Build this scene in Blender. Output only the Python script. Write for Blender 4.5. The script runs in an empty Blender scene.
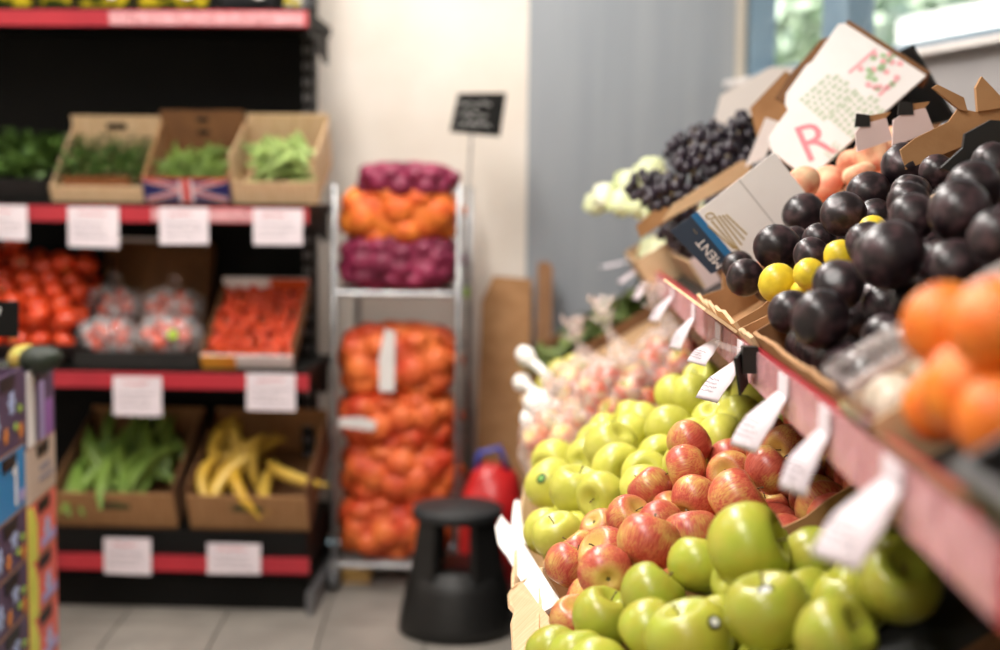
import bpy, math, random
import numpy as np
from mathutils import Vector, Matrix, Quaternion, Euler
random.seed(7); np.random.seed(7)
R = math.radians
SC = bpy.context.scene
COL = SC.collection

# ------------------------------------------------------------------ camera
FPX = 1389.0; CAM_H = 1.25
_roll = R(0.6)
_yaw = math.atan(58.7 / FPX); _pit = math.atan(125.6 / FPX)
FW = Vector((-math.sin(_yaw) * math.cos(_pit), math.cos(_yaw) * math.cos(_pit), -math.sin(_pit)))
_r0 = Vector((math.cos(_yaw), math.sin(_yaw), 0)); _u0 = _r0.cross(FW)
RT = _r0 * math.cos(_roll) + _u0 * math.sin(_roll)
UP = _u0 * math.cos(_roll) - _r0 * math.sin(_roll)
CPOS = Vector((0, 0, CAM_H))
cam = bpy.data.cameras.new('camera'); camo = bpy.data.objects.new('camera', cam); COL.objects.link(camo)
camo.matrix_world = Matrix(((RT.x, UP.x, -FW.x, 0), (RT.y, UP.y, -FW.y, 0), (RT.z, UP.z, -FW.z, CAM_H), (0, 0, 0, 1)))
cam.sensor_width = 36; cam.lens = 36 * FPX / 1000
cam.clip_start = .05
cam.dof.use_dof = True; cam.dof.focus_distance = 1.86; cam.dof.aperture_fstop = 2.15; cam.dof.aperture_blades = 0
SC.camera = camo

# ------------------------------------------------------------------ world, exposure
w = bpy.data.worlds.new('world'); SC.world = w; w.use_nodes = True
_bg = w.node_tree.nodes['Background']; _bg.inputs[0].default_value = (.74, .93, 1, 1); _bg.inputs[1].default_value = .62
SC.view_settings.view_transform = 'Standard'; SC.view_settings.look = 'None'
sun = bpy.data.lights.new('sun', 'SUN'); sun.energy = 6; sun.angle = R(1); sun.color = (1, .96, .9)
suno = bpy.data.objects.new('sun', sun); COL.objects.link(suno); suno.rotation_euler = Vector((.62, .35, -.70)).to_track_quat('-Z', 'Y').to_euler()
SC.view_settings.exposure = 0.54; SC.view_settings.gamma = 1; SC.view_settings.use_curve_mapping = False
LAMPS = [  # x, y, size_x, size_y, watts : fluorescent panels set in the ceiling; third added to brighten the back wall
    (-.75, .6, .35, 1.3, 34), (-.75, 2.6, .35, 1.5, 50), (-.35, 4.15, 1.0, .3, 18), (-2.2, 2.6, .35, 1.3, 14), (-.6, -1.4, .35, 1.2, 16)]
LAMP_COL = (1, .95, .90)

# ------------------------------------------------------------------ helpers
def lin(c): return tuple(((v / 255) / 12.92 if v <= 10.31 else ((v / 255 + .055) / 1.055) ** 2.4) for v in c)
MATS = {}
def mat(name, c, c2=None, rough=.55, scale=8., bump=0., bscale=40., var=0., metal=0., spec=.5, alpha=1., trans=0., coat=0.,
        stretch=None, lo=.35, hi=.65, emit=None, estr=0, transl=0.):
    if name in MATS: return MATS[name]
    m = bpy.data.materials.new(name); m.use_nodes = True; nt = m.node_tree; N = nt.nodes; Lk = nt.links
    b = N['Principled BSDF']
    b.inputs['Roughness'].default_value = rough; b.inputs['Metallic'].default_value = metal
    b.inputs['Specular IOR Level'].default_value = spec; b.inputs['Alpha'].default_value = alpha
    b.inputs['Transmission Weight'].default_value = trans; b.inputs['Coat Weight'].default_value = coat
    b.inputs['Coat Roughness'].default_value = .12
    a = lin(c)
    tc = N.new('ShaderNodeTexCoord'); vec = tc.outputs['Object']
    oi = N.new('ShaderNodeObjectInfo')
    ad = N.new('ShaderNodeVectorMath'); ad.operation = 'MULTIPLY_ADD'
    cv = N.new('ShaderNodeCombineXYZ')
    for i in range(3): Lk.new(oi.outputs['Random'], cv.inputs[i])
    Lk.new(cv.outputs[0], ad.inputs[0]); ad.inputs[1].default_value = (37, 19, 53); Lk.new(vec, ad.inputs[2]); vec = ad.outputs[0]
    if stretch:
        mp = N.new('ShaderNodeMapping'); mp.inputs['Scale'].default_value = stretch; Lk.new(vec, mp.inputs['Vector']); vec2 = mp.outputs[0]
    else: vec2 = vec
    col = None
    if c2 is not None:
        n = N.new('ShaderNodeTexNoise'); n.inputs['Scale'].default_value = scale; n.inputs['Detail'].default_value = 4
        Lk.new(vec2, n.inputs['Vector'])
        r = N.new('ShaderNodeValToRGB'); e = r.color_ramp.elements
        e[0].position = lo; e[0].color = (*a, 1); e[1].position = hi; e[1].color = (*lin(c2), 1)
        Lk.new(n.outputs['Fac'], r.inputs[0]); col = r.outputs[0]
    else:
        rgb = N.new('ShaderNodeRGB'); rgb.outputs[0].default_value = (*a, 1); col = rgb.outputs[0]
    if var:
        hs = N.new('ShaderNodeHueSaturation')
        m1 = N.new('ShaderNodeMapRange'); m1.inputs[3].default_value = 1 - var; m1.inputs[4].default_value = 1 + var
        Lk.new(oi.outputs['Random'], m1.inputs[0]); Lk.new(m1.outputs[0], hs.inputs['Value'])
        Lk.new(col, hs.inputs['Color']); col = hs.outputs[0]
    Lk.new(col, b.inputs['Base Color'])
    if bump:
        n2 = N.new('ShaderNodeTexNoise'); n2.inputs['Scale'].default_value = bscale; n2.inputs['Detail'].default_value = 3
        Lk.new(vec2, n2.inputs['Vector'])
        bp = N.new('ShaderNodeBump'); bp.inputs['Strength'].default_value = bump; bp.inputs['Distance'].default_value = .004
        Lk.new(n2.outputs['Fac'], bp.inputs['Height']); Lk.new(bp.outputs[0], b.inputs['Normal'])
    if emit: b.inputs['Emission Color'].default_value = (*lin(emit), 1); b.inputs['Emission Strength'].default_value = estr
    MATS[name] = m; return m

def film_mat(name, c, clear=.6, rough=.25):
    """thin plastic film: mix of clear and a whitish glossy sheet"""
    if name in MATS: return MATS[name]
    m = bpy.data.materials.new(name); m.use_nodes = True; nt = m.node_tree; N = nt.nodes; Lk = nt.links
    b = N['Principled BSDF']; b.inputs['Base Color'].default_value = (*lin(c), 1); b.inputs['Roughness'].default_value = rough
    b.inputs['Specular IOR Level'].default_value = .9
    t = N.new('ShaderNodeBsdfTransparent'); mx = N.new('ShaderNodeMixShader')
    n = N.new('ShaderNodeTexNoise'); n.inputs['Scale'].default_value = 30; n.inputs['Detail'].default_value = 3
    tc = N.new('ShaderNodeTexCoord'); Lk.new(tc.outputs['Object'], n.inputs['Vector'])
    mr = N.new('ShaderNodeMapRange'); mr.inputs[1].default_value = .3; mr.inputs[2].default_value = .7
    mr.inputs[3].default_value = clear + .18; mr.inputs[4].default_value = clear - .18
    Lk.new(n.outputs['Fac'], mr.inputs[0]); Lk.new(mr.outputs[0], mx.inputs[0])
    bp = N.new('ShaderNodeBump'); bp.inputs['Strength'].default_value = .5; bp.inputs['Distance'].default_value = .01
    Lk.new(n.outputs['Fac'], bp.inputs['Height']); Lk.new(bp.outputs[0], b.inputs['Normal'])
    Lk.new(b.outputs[0], mx.inputs[1]); Lk.new(t.outputs[0], mx.inputs[2])
    Lk.new(mx.outputs[0], N['Material Output'].inputs[0])
    MATS[name] = m; return m

def V(*a): return Vector(a)
class MB:
    def __init__(s): s.v = []; s.f = []; s.m = []; s.cm = 0
    def add(s, vs, fs):
        o = len(s.v); s.v += [tuple(p) for p in vs]; s.f += [[i + o for i in f] for f in fs]; s.m += [s.cm] * len(fs); return s
    def box(s, c, d, rot=None):
        x, y, z = d[0] / 2, d[1] / 2, d[2] / 2
        P = [V(a * x, b * y, e * z) for a in (-1, 1) for b in (-1, 1) for e in (-1, 1)]
        if rot is not None: P = [rot @ p for p in P]
        P = [p + Vector(c) for p in P]
        return s.add(P, [(0, 1, 3, 2), (4, 6, 7, 5), (0, 4, 5, 1), (2, 3, 7, 6), (0, 2, 6, 4), (1, 5, 7, 3)])
    def bbox(s, a, b): return s.box([(a[i] + b[i]) / 2 for i in range(3)], [abs(b[i] - a[i]) for i in range(3)])
    def slab(s, poly, o, u, v, t):
        o, u, v = Vector(o), Vector(u), Vector(v); n = u.cross(v).normalized() * t / 2; k = len(poly)
        A = [o + u * x + v * y + n for x, y in poly]; B = [o + u * x + v * y - n for x, y in poly]
        return s.add(A + B, [list(range(k)), list(range(2 * k - 1, k - 1, -1))] + [(i, k + i, k + (i + 1) % k, (i + 1) % k) for i in range(k)])
    def quad(s, a, b, c, d): return s.add([a, b, c, d], [(0, 1, 2, 3)])
    def tube(s, path, r, n=8, caps=True):
        path = [Vector(p) for p in path]; k = len(path); rr = r if isinstance(r, (list, tuple)) else [r] * k
        vs = []; ref = None
        for i, p in enumerate(path):
            t = (path[min(i + 1, k - 1)] - path[max(i - 1, 0)]).normalized()
            if ref is None: ref = V(0, 0, 1) if abs(t.z) < .9 else V(1, 0, 0)
            a = (ref - t * ref.dot(t)).normalized(); ref = a; b = t.cross(a)
            vs += [p + (a * math.cos(6.28319 * j / n) + b * math.sin(6.28319 * j / n)) * rr[i] for j in range(n)]
        fs = [(i * n + j, i * n + (j + 1) % n, (i + 1) * n + (j + 1) % n, (i + 1) * n + j) for i in range(k - 1) for j in range(n)]
        if caps: fs += [list(range(n - 1, -1, -1)), list(range((k - 1) * n, k * n))]
        return s.add(vs, fs)
    def lathe(s, prof, n=16, c=(0, 0, 0), fn=None):
        vs = []; k = len(prof)
        for (r, z) in prof:
            for j in range(n):
                a = 6.28319 * j / n; q = r * (fn(a, z) if fn else 1)
                vs.append((c[0] + q * math.cos(a), c[1] + q * math.sin(a), c[2] + z))
        fs = [(i * n + j, i * n + (j + 1) % n, (i + 1) * n + (j + 1) % n, (i + 1) * n + j) for i in range(k - 1) for j in range(n)]
        fs += [list(range(n - 1, -1, -1)), list(range((k - 1) * n, k * n))]
        return s.add(vs, fs)
    def mesh(s, name, mats, smooth=False):
        me = bpy.data.meshes.new(name); me.from_pydata(s.v, [], s.f)
        for m in (mats if isinstance(mats, (list, tuple)) else [mats]): me.materials.append(m)
        me.polygons.foreach_set('material_index', s.m)
        me.update()
        import bmesh
        bm = bmesh.new(); bm.from_mesh(me); bmesh.ops.recalc_face_normals(bm, faces=bm.faces); bm.to_mesh(me); bm.free()
        if smooth: me.polygons.foreach_set('use_smooth', [True] * len(me.polygons))
        return me
    def build(s, name, mats, parent=None, smooth=False): return obj(name, s.mesh(name, mats, smooth), parent)

def obj(name, me, parent=None):
    o = bpy.data.objects.new(name, me); COL.objects.link(o)
    if parent is not None: o.parent = parent
    return o
def tag(o, label, cat, group=None):
    o['label'] = label; o['category'] = cat
    if group: o['group'] = group
    return o
def struct(o): o['kind'] = 'structure'; return o
def thing(name, label, cat, mw=None, group=None):
    o = bpy.data.objects.new(name, None); COL.objects.link(o); o.empty_display_size = .05
    if mw is not None: o.matrix_world = mw if isinstance(mw, Matrix) else Matrix.Translation(Vector(mw))
    return tag(o, label, cat, group)

def ray(x, y): return FW + RT * ((x - 500) / FPX) - UP * ((y - 325) / FPX)
def atY(x, y, Y):
    r = ray(x, y); return CPOS + r * (Y / r.y)
def onZ(x, y, z=0.):
    r = ray(x, y); return CPOS + r * ((z - CAM_H) / r.z)
def on_plane(x, y, p, n):
    r = ray(x, y); t = ((Vector(p) - CPOS).dot(n)) / r.dot(n); return CPOS + r * t, t

class Frame:
    def __init__(s, O, S, T): s.O = Vector(O); s.S = Vector(S).normalized(); s.T = Vector(T).normalized(); s.N = s.S.cross(s.T).normalized()
    def P(s, a, b, c): return s.O + s.S * a + s.T * b + s.N * c
    def inv(s, p): q = Vector(p) - s.O; return V(q.dot(s.S), q.dot(s.T), q.dot(s.N))
    def mw(s):
        m = Matrix.Identity(4)
        for i in range(3): m[i][0] = s.S[i]; m[i][1] = s.T[i]; m[i][2] = s.N[i]; m[i][3] = s.O[i]
        return m
    def at(s, a, b, c, rot=0):
        S = s.S * math.cos(rot) + s.T * math.sin(rot); T = s.T * math.cos(rot) - s.S * math.sin(rot)
        return Frame(s.P(a, b, c), S, T)

def text_mesh(txt, size, m, name='lettering'):
    cu = bpy.data.curves.new('t', 'FONT'); cu.body = txt; cu.size = size; cu.align_x = 'CENTER'; cu.align_y = 'CENTER'; cu.resolution_u = 3
    o = bpy.data.objects.new('t', cu); COL.objects.link(o)
    bpy.context.view_layer.update()
    me = bpy.data.meshes.new_from_object(o.evaluated_get(bpy.context.evaluated_depsgraph_get()))
    bpy.data.objects.remove(o); bpy.data.curves.remove(cu)
    me.name = name; me.materials.clear(); me.materials.append(m); return me
def decal(me, parent, o, u, v, name='lettering'):
    """flat print laid on a panel: local origin o, reading direction u, up v"""
    u = Vector(u).normalized(); v = Vector(v); v = (v - u * v.dot(u)).normalized(); n = u.cross(v)
    d = obj(name, me, parent)
    d.matrix_local = Matrix(((u.x, v.x, n.x, o[0]), (u.y, v.y, n.y, o[1]), (u.z, v.z, n.z, o[2]), (0, 0, 0, 1)))
    return d
def scribble(w, h, lines, m, rng, t=.0012, name='handwriting'):
    mb = MB()
    for i in range(lines):
        y = h * (.5 - (i + .5) / lines); x = -w / 2; lw = w * rng.uniform(.7, 1)
        pts = []
        while x < -w / 2 + lw:
            pts.append((x, y + rng.uniform(-.3, .3) * h / lines)); x += h / lines * rng.uniform(.12, .42)
        for a, b in zip(pts, pts[1:]):
            dx, dy = b[0] - a[0], b[1] - a[1]; l = math.hypot(dx, dy) or 1; px, py = -dy / l * t, dx / l * t
            mb.quad((a[0] + px, a[1] + py, 0), (a[0] - px, a[1] - py, 0), (b[0] - px, b[1] - py, 0), (b[0] + px, b[1] + py, 0))
    return mb.mesh(name, m)

# ------------------------------------------------------------------ materials
M_card = mat('brown cardboard', (176, 132, 88), (160, 116, 74), rough=.8, scale=14, bump=.15, bscale=90, stretch=(1, 9, 1))
M_card_lt = mat('pale cardboard', (214, 184, 146), (200, 166, 126), rough=.8, scale=12, bump=.15, bscale=90, stretch=(1, 9, 1))
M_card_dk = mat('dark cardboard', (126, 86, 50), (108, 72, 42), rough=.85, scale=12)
M_white = mat('white printed board', (242, 237, 234), (235, 229, 226), rough=.6, scale=10)
M_black = mat('black plastic', (22, 21, 20), (14, 14, 13), rough=.5)
M_blackm = mat('black steel', (14, 13, 11), (9, 9, 8), rough=.65, spec=.2)
M_red = mat('red enamel rail', (182, 48, 58), (164, 40, 52), rough=.35, scale=4)
M_holder_glare = film_mat('frosted holder with pink glare', (236, 180, 184), .5, .25)  # frosted plastic over the rails, tinted pink to paint in their glare
M_paper = mat('price paper', (226, 214, 219), (218, 206, 212), rough=.75, scale=12)
M_ink = mat('dark ink', (70, 60, 70), rough=.8)
M_inkred = mat('red ink', (196, 70, 76), rough=.8)
M_chalk = mat('chalk writing', (225, 225, 222), rough=.9)
M_steel = mat('zinc steel', (170, 170, 170), (140, 140, 142), rough=.35, metal=.8, scale=20)
M_film = film_mat('clear plastic film', (250, 245, 245), .80, .10)
M_bag = film_mat('milky plastic bag', (250, 236, 230), .79, .3)
M_navy = mat('navy print', (36, 52, 72), rough=.5); M_blue = mat('blue print', (34, 108, 160), rough=.5)
M_gold = mat('gold print', (176, 150, 96), rough=.5)
M_pink = mat('pink print', (236, 140, 150), rough=.6); M_greenp = mat('sage green print', (194, 204, 182), rough=.6)
M_stem = mat('stem brown', (92, 74, 44), rough=.8)
M_calyx = mat('green calyx', (88, 120, 52), rough=.7)

# ------------------------------------------------------------------ setting
mb = MB(); mb.bbox((-3.2, -2.2, -.06), (2.6, 4.97, -.012))
FLOOR = struct(mb.build('floor', mat('dark grout', (98, 94, 88), rough=.9)))
M_tile = mat('grey stone tile', (140, 134, 126), (122, 117, 110), rough=.5, scale=7, bump=.1, var=.06)
tb = MB(); tb.box((0, 0, -.006), (.294, .294, .012)); TILE = tb.mesh('floor_tile', M_tile)
ta = R(4.5); tx = V(math.cos(ta), math.sin(ta), 0); ty = V(-math.sin(ta), math.cos(ta), 0)
t0 = V(-1.155, 4.29, 0)
for i in range(-9, 14):
    for j in range(-16, 3):
        c = t0 + tx * (i * .3) + ty * (j * .3 + .1)
        if -3.0 < c.x < 2.2 and .9 < c.y < 4.8:
            o = obj('floor_tile', TILE, FLOOR); o.location = (c.x, c.y, 0); o.rotation_euler.z = ta
mb = MB(); mb.bbox((-3.2, -2.2, -.012), (2.4, .76, -.001)); o = mb.build('floor_screed', M_tile, FLOOR)

M_wallw = mat('rough cream plaster', (240, 232, 222), (226, 216, 203), rough=.85, scale=2.4, bump=.3, bscale=14)
M_wallg = mat('grey panel paint', (150, 155, 160), (141, 147, 153), rough=.55, scale=3, stretch=(6, 6, .3))
mb = MB(); mb.bbox((-3.2, 4.97, 0), (-.02, 5.07, 2.9)); struct(mb.build('wall_back', M_wallw))
mb = MB(); mb.bbox((-.118, 4.90, 0), (.72, 5.0, 2.9))
gw = struct(mb.build('wall_back_grey', M_wallg))
mb = MB(); mb.bbox((-3.3, -2.2, 0), (-3.2, 5.07, 2.9)); struct(mb.build('wall_left', M_wallw))
mb = MB(); mb.bbox((-3.2, -2.3, 0), (2.6, -2.2, 2.9)); struct(mb.build('wall_front', M_wallw))
mb = MB(); mb.bbox((-3.3, -2.3, 2.9), (3.4, 5.07, 3.0)); struct(mb.build('ceiling', mat('ceiling white', (225, 222, 216), rough=.9)))
# window wall, turned against the display: local x runs along the wall towards the viewer
WA = V(atY(738, 60, 4.90).x, 4.90, 0); WD = V(.334, -.942, 0).normalized(); WN = V(0, 0, 1).cross(WD)   # WN points outside or inside
WF = Matrix(((WD.x, WN.x, 0, WA.x), (WD.y, WN.y, 0, WA.y), (0, 0, 1, 0), (0, 0, 0, 1)))
SILL = 1.665; WLEN = 7.4
mb = MB(); mb.bbox((0, .0, 0), (WLEN, .12, SILL - .02)); mb.bbox((0, 0, 2.62), (WLEN, .12, 2.9))
o = struct(mb.build('wall_right', mat('light grey wall paint', (172, 168, 168), (160, 157, 158), rough=.6, scale=2)))
o.matrix_world = WF
win = bpy.data.objects.new('window_1', None); COL.objects.link(win); struct(win); win.matrix_world = WF
M_frame = mat('blue grey window paint', (128, 152, 168), (112, 138, 156), rough=.4, scale=6)
M_glass = film_mat('window glass', (210, 228, 232), .97, .03)
xs = [.03, .62, 1.55, 2.5, 3.5, 4.5, 5.5, 6.5, 7.36]
for i, x in enumerate(xs):
    mb = MB(); ww = .05 if i != 1 else .075
    mb.bbox((x - ww, -.02 + .03, SILL), (x + ww, .10, 2.62)); mb.build('mullion', M_frame, win)
mb = MB(); mb.bbox((0, .02, 2.56), (WLEN, .10, 2.62)); mb.build('top_rail', M_frame, win)
mb = MB(); mb.bbox((0, .02, SILL), (WLEN, .10, SILL + .03)); mb.build('bottom_rail', M_frame, win)
for a, b in zip(xs, xs[1:]):
    mb = MB(); mb.quad((a, .06, SILL), (b, .06, SILL), (b, .06, 2.6), (a, .06, 2.6)); mb.build('pane', M_glass, win)
mb = MB(); mb.bbox((0, -.05, SILL - .02), (WLEN, .12, SILL)); mb.build('window_sill', M_white, win)
o = MB().bbox((0, -.012, 0), (.06, 0, 2.9)).build('trim_1', mat('beige trim', (190, 182, 168), rough=.6)); struct(o); o.matrix_world = WF
# lamps in the ceiling, the short one an added fill for the back wall
for i, (x, y, sx, sy, wt) in enumerate(LAMPS):
    t = thing('ceiling_lamp', ['white fluorescent ceiling lamp above the aisle near the shopper', 'white fluorescent ceiling lamp above the apples', 'short unseen fill lamp added to brighten the back wall',
              'white fluorescent ceiling lamp beside the left wall', 'white fluorescent ceiling lamp by the shop front'][i], 'lamp', (x, y, 2.9))
    m = MB(); m.bbox((-sx / 2 - .03, -sy / 2 - .03, -.07), (sx / 2 + .03, sy / 2 + .03, 0)); m.build('housing', M_white, t)
    L = bpy.data.lights.new('tube_light', 'AREA'); L.shape = 'RECTANGLE'; L.size = sx; L.size_y = sy; L.energy = wt; L.color = LAMP_COL
    lo = bpy.data.objects.new('tube_light', L); COL.objects.link(lo); lo.parent = t; lo.location = (0, 0, -.075)
# outside: a sunlit white wall, trees
o = MB().bbox((-4, 3.2, 0), (9, 3.4, 2.50)).build('garden_wall', mat('sunlit white render', (244, 240, 238), rough=.9))
o.matrix_world = WF; tag(o, 'white rendered garden wall outside the window', 'wall')
mb = MB(); mb.bbox((-6, .14, -.02), (12, 14, 0)); o = struct(mb.build('ground_outside', mat('pavement', (190, 186, 180), rough=.9))); o.matrix_world = WF
M_leaf = mat('pale tree leaf', (186, 206, 170), (206, 220, 200), rough=.6, scale=3)
M_bark = mat('tree bark', (120, 106, 90), rough=.9)
rng = random.Random(3)
for k, (px_, py_, Y_, rr) in enumerate([(805, 15, 10.5, .75), (925, 0, 12.5, .9)]):
    p = atY(px_, py_, Y_); h = p.z / .68; p.z = 0
    t = thing('street_tree', ['pale green tree outside behind the window frame corner', 'pale green tree outside behind the middle window pane'][k], 'tree', p)
    MB().tube([(0, 0, 0), (.05, 0, h * .4), (0, .05, h * .8)], [.14, .11, .05], 8).build('trunk', M_bark, t)
    lm = MB()
    for i in range(900):
        d = Vector((rng.gauss(0, 1), rng.gauss(0, 1), rng.gauss(0, 1))).normalized() * rr * rng.random() ** .4
        c = d + V(0, 0, h * .68); a = Vector((rng.gauss(0, 1), rng.gauss(0, 1), rng.gauss(0, 1))).normalized() * .12
        b = a.cross(Vector((rng.gauss(0, 1), rng.gauss(0, 1), rng.gauss(0, 1)))).normalized() * .07
        lm.quad(c - a, c - b, c + a, c + b)
    f = lm.build('crown', M_leaf, t); f['kind'] = 'stuff'

# ------------------------------------------------------------------ fruit kinds
def apple_mesh(name, m, seed, tall=.92, n=22):
    rg = random.Random(seed); ph = rg.uniform(0, 6); sk = rg.uniform(-.06, .06)
    prof = []
    K = 17
    for i in range(K):
        a = math.pi * (i + .12) / (K - 1 + .24)
        r = math.sin(a) ** .92 * (1 + .05 * math.cos(a))
        z = tall * math.cos(a) - .40 * math.exp(-(a / .36) ** 2) + .30 * math.exp(-((math.pi - a) / .27) ** 2)
        prof.append((r, z))
    mb = MB(); mb.lathe(prof[::-1], n, fn=lambda a, z: 1 + .028 * math.cos(5 * a + ph) * max(0, -z) + sk * math.cos(a - ph))
    return mb.mesh(name, m, True)
def round_mesh(name, m, sz=1., sr=1., groove=0., dimple=0., seed=0, n=18, K=13, egg=0.):
    rg = random.Random(seed); prof = []
    for i in range(K):
        a = math.pi * (i + .1) / (K - 1 + .2)
        prof.append((sr * math.sin(a) * (1 + egg * math.cos(a)), sz * math.cos(a) - dimple * math.exp(-(a / .4) ** 2) + dimple * .6 * math.exp(-((math.pi - a) / .35) ** 2)))
    mb = MB(); mb.lathe(prof[::-1], n, fn=lambda a, z: 1 - groove * math.exp(-(min(a, 6.283 - a) / .3) ** 2))
    return mb.mesh(name, m, True)

def apple_mat(name, ground, ground2, blush=None, blush2=None, lo=.4, hi=.6, rough=.32, greenstem=None):
    m = bpy.data.materials.new(name); m.use_nodes = True; nt = m.node_tree; N = nt.nodes; Lk = nt.links; b = N['Principled BSDF']
    b.inputs['Roughness'].default_value = rough; b.inputs['Specular IOR Level'].default_value = .5
    b.inputs['Subsurface Weight'].default_value = 0
    tc = N.new('ShaderNodeTexCoord'); oi = N.new('ShaderNodeObjectInfo'); cv = N.new('ShaderNodeCombineXYZ')
    for i in range(3): Lk.new(oi.outputs['Random'], cv.inputs[i])
    ad = N.new('ShaderNodeVectorMath'); ad.operation = 'MULTIPLY_ADD'; ad.inputs[1].default_value = (31, 17, 47)
    Lk.new(cv.outputs[0], ad.inputs[0]); Lk.new(tc.outputs['Object'], ad.inputs[2])
    def noise(scale, det, vec):
        n = N.new('ShaderNodeTexNoise'); n.inputs['Scale'].default_value = scale; n.inputs['Detail'].default_value = det; Lk.new(vec, n.inputs['Vector']); return n.outputs['Fac']
    def ramp(f, a, c1, b_, c2):
        r = N.new('ShaderNodeValToRGB'); e = r.color_ramp.elements; e[0].position = a; e[1].position = b_
        e[0].color = (*lin(c1), 1); e[1].color = (*lin(c2), 1); Lk.new(f, r.inputs[0]); return r.outputs[0]
    def mix(f, a, c):
        x = N.new('ShaderNodeMix'); x.data_type = 'RGBA'; Lk.new(f, x.inputs[0]); Lk.new(a, x.inputs[6]); Lk.new(c, x.inputs[7]); return x.outputs[2]
    col = ramp(noise(1.6, 3, ad.outputs[0]), .35, ground, .65, ground2)
    if blush:
        mp = N.new('ShaderNodeMapping'); mp.inputs['Scale'].default_value = (9, 9, 1.1); Lk.new(ad.outputs[0], mp.inputs[0])
        bc = ramp(noise(1.5, 4, mp.outputs[0]), .3, blush, .7, blush2)
        big = noise(.75, 2, ad.outputs[0]); st = noise(2.2, 4, mp.outputs[0])
        mm = N.new('ShaderNodeMath'); mm.operation = 'MULTIPLY_ADD'; mm.inputs[1].default_value = .45; Lk.new(st, mm.inputs[0])
        m2 = N.new('ShaderNodeMath'); m2.operation = 'MULTIPLY'; m2.inputs[1].default_value = .78; Lk.new(big, m2.inputs[0]); Lk.new(m2.outputs[0], mm.inputs[2])
        mr = N.new('ShaderNodeMapRange'); mr.inputs[1].default_value = lo; mr.inputs[2].default_value = hi; mr.clamp = True; Lk.new(mm.outputs[0], mr.inputs[0])
        # the ends round stem and eye stay paler
        sp = N.new('ShaderNodeSeparateXYZ'); Lk.new(tc.outputs['Object'], sp.inputs[0])
        xx = N.new('ShaderNodeVectorMath'); xx.operation = 'LENGTH'; cx = N.new('ShaderNodeCombineXYZ'); Lk.new(sp.outputs[0], cx.inputs[0]); Lk.new(sp.outputs[1], cx.inputs[1]); Lk.new(cx.outputs[0], xx.inputs[0])
        e = N.new('ShaderNodeMapRange'); e.inputs[1].default_value = .25; e.inputs[2].default_value = .7; Lk.new(xx.outputs['Value'], e.inputs[0])
        m3 = N.new('ShaderNodeMath'); m3.operation = 'MULTIPLY'; Lk.new(mr.outputs[0], m3.inputs[0]); Lk.new(e.outputs[0], m3.inputs[1])
        col = mix(m3.outputs[0], col, bc)
    # pale lenticels
    vo = N.new('ShaderNodeTexVoronoi'); vo.inputs['Scale'].default_value = 9; Lk.new(ad.outputs[0], vo.inputs['Vector'])
    lm_ = N.new('ShaderNodeMapRange'); lm_.inputs[1].default_value = .05; lm_.inputs[2].default_value = .10; lm_.inputs[3].default_value = .35; lm_.inputs[4].default_value = 0
    Lk.new(vo.outputs['Distance'], lm_.inputs[0]); pale = N.new('ShaderNodeRGB'); pale.outputs[0].default_value = (*lin((238, 226, 180)), 1)
    col = mix(lm_.outputs[0], col, pale.outputs[0])
    hs = N.new('ShaderNodeHueSaturation'); m1 = N.new('ShaderNodeMapRange'); m1.inputs[3].default_value = .9; m1.inputs[4].default_value = 1.08
    Lk.new(oi.outputs['Random'], m1.inputs[0]); Lk.new(m1.outputs[0], hs.inputs['Value']); Lk.new(col, hs.inputs['Color'])
    Lk.new(hs.outputs[0], b.inputs['Base Color']); return m

MA_gold = apple_mat('golden apple skin', (208, 204, 92), (194, 194, 76))
MA_green = apple_mat('green apple skin', (164, 174, 58), (174, 168, 60), rough=.30)
MA_red = apple_mat('red apple skin', (216, 188, 102), (206, 166, 90), (172, 58, 50), (202, 104, 80), lo=.44, hi=.66)
M_plum = mat('dark plum skin', (28, 20, 24), (88, 64, 68), rough=.33, scale=2.0, lo=.45, hi=.8, bump=.05, bscale=4, var=.25)
M_plumy = mat('yellow plum skin', (232, 206, 52), (214, 186, 44), rough=.35, scale=2)
M_peach = mat('flat peach skin', (242, 200, 160), (230, 138, 108), rough=.75, scale=1.3, var=.08)
M_orange = mat('orange peel', (240, 138, 36), (232, 108, 28), rough=.42, scale=1.5, bump=.25, bscale=22, var=.06)
M_tom = mat('tomato skin', (222, 82, 40), (204, 58, 30), rough=.22, scale=1.5, var=.12)
M_grape = mat('black grape skin', (28, 22, 32), (48, 36, 50), rough=.3, scale=2, var=.3)
KIND = {
    'golden': [apple_mesh('golden_apple', MA_gold, s, .92) for s in (1, 2, 3)],
    'green': [apple_mesh('green_apple', MA_green, s, .94) for s in (4, 5, 6)],
    'red': [apple_mesh('red_apple', MA_red, s, .90) for s in (7, 8, 9)],
    'plum': [round_mesh('dark_plum', M_plum, 1.0, .93, .05, .10, egg=.04), round_mesh('dark_plum', M_plum, .92, .97, .06, .12)],
    'yplum': [round_mesh('yellow_plum', M_plumy, 1.0, .9, .05, .08)],
    'peach': [round_mesh('flat_peach', M_peach, .66, 1.0, .06, .25), round_mesh('flat_peach', M_peach, .8, 1.0, .08, .2)],
    'orange': [round_mesh('orange', M_orange, .95, 1.0, 0, .06)],
    'tomato': [round_mesh('tomato', M_tom, .84, 1.0, 0, .16, n=14, K=10)],
}
stem_mb = MB().tube([(0, 0, .48), (.03, 0, .64), (.07, .02, .78), (.12, .02, .90)], [.030, .024, .024, .036], 6)
STEM = stem_mb.mesh('stem', M_stem, True)
eye = MB()
for k in range(5):
    a = 6.283 * k / 5; eye.slab([(0, -.05), (.17, 0), (0, .05)], (0, 0, -.60), (math.cos(a), math.sin(a), -.35), (-math.sin(a), math.cos(a), 0), .012)
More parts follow.
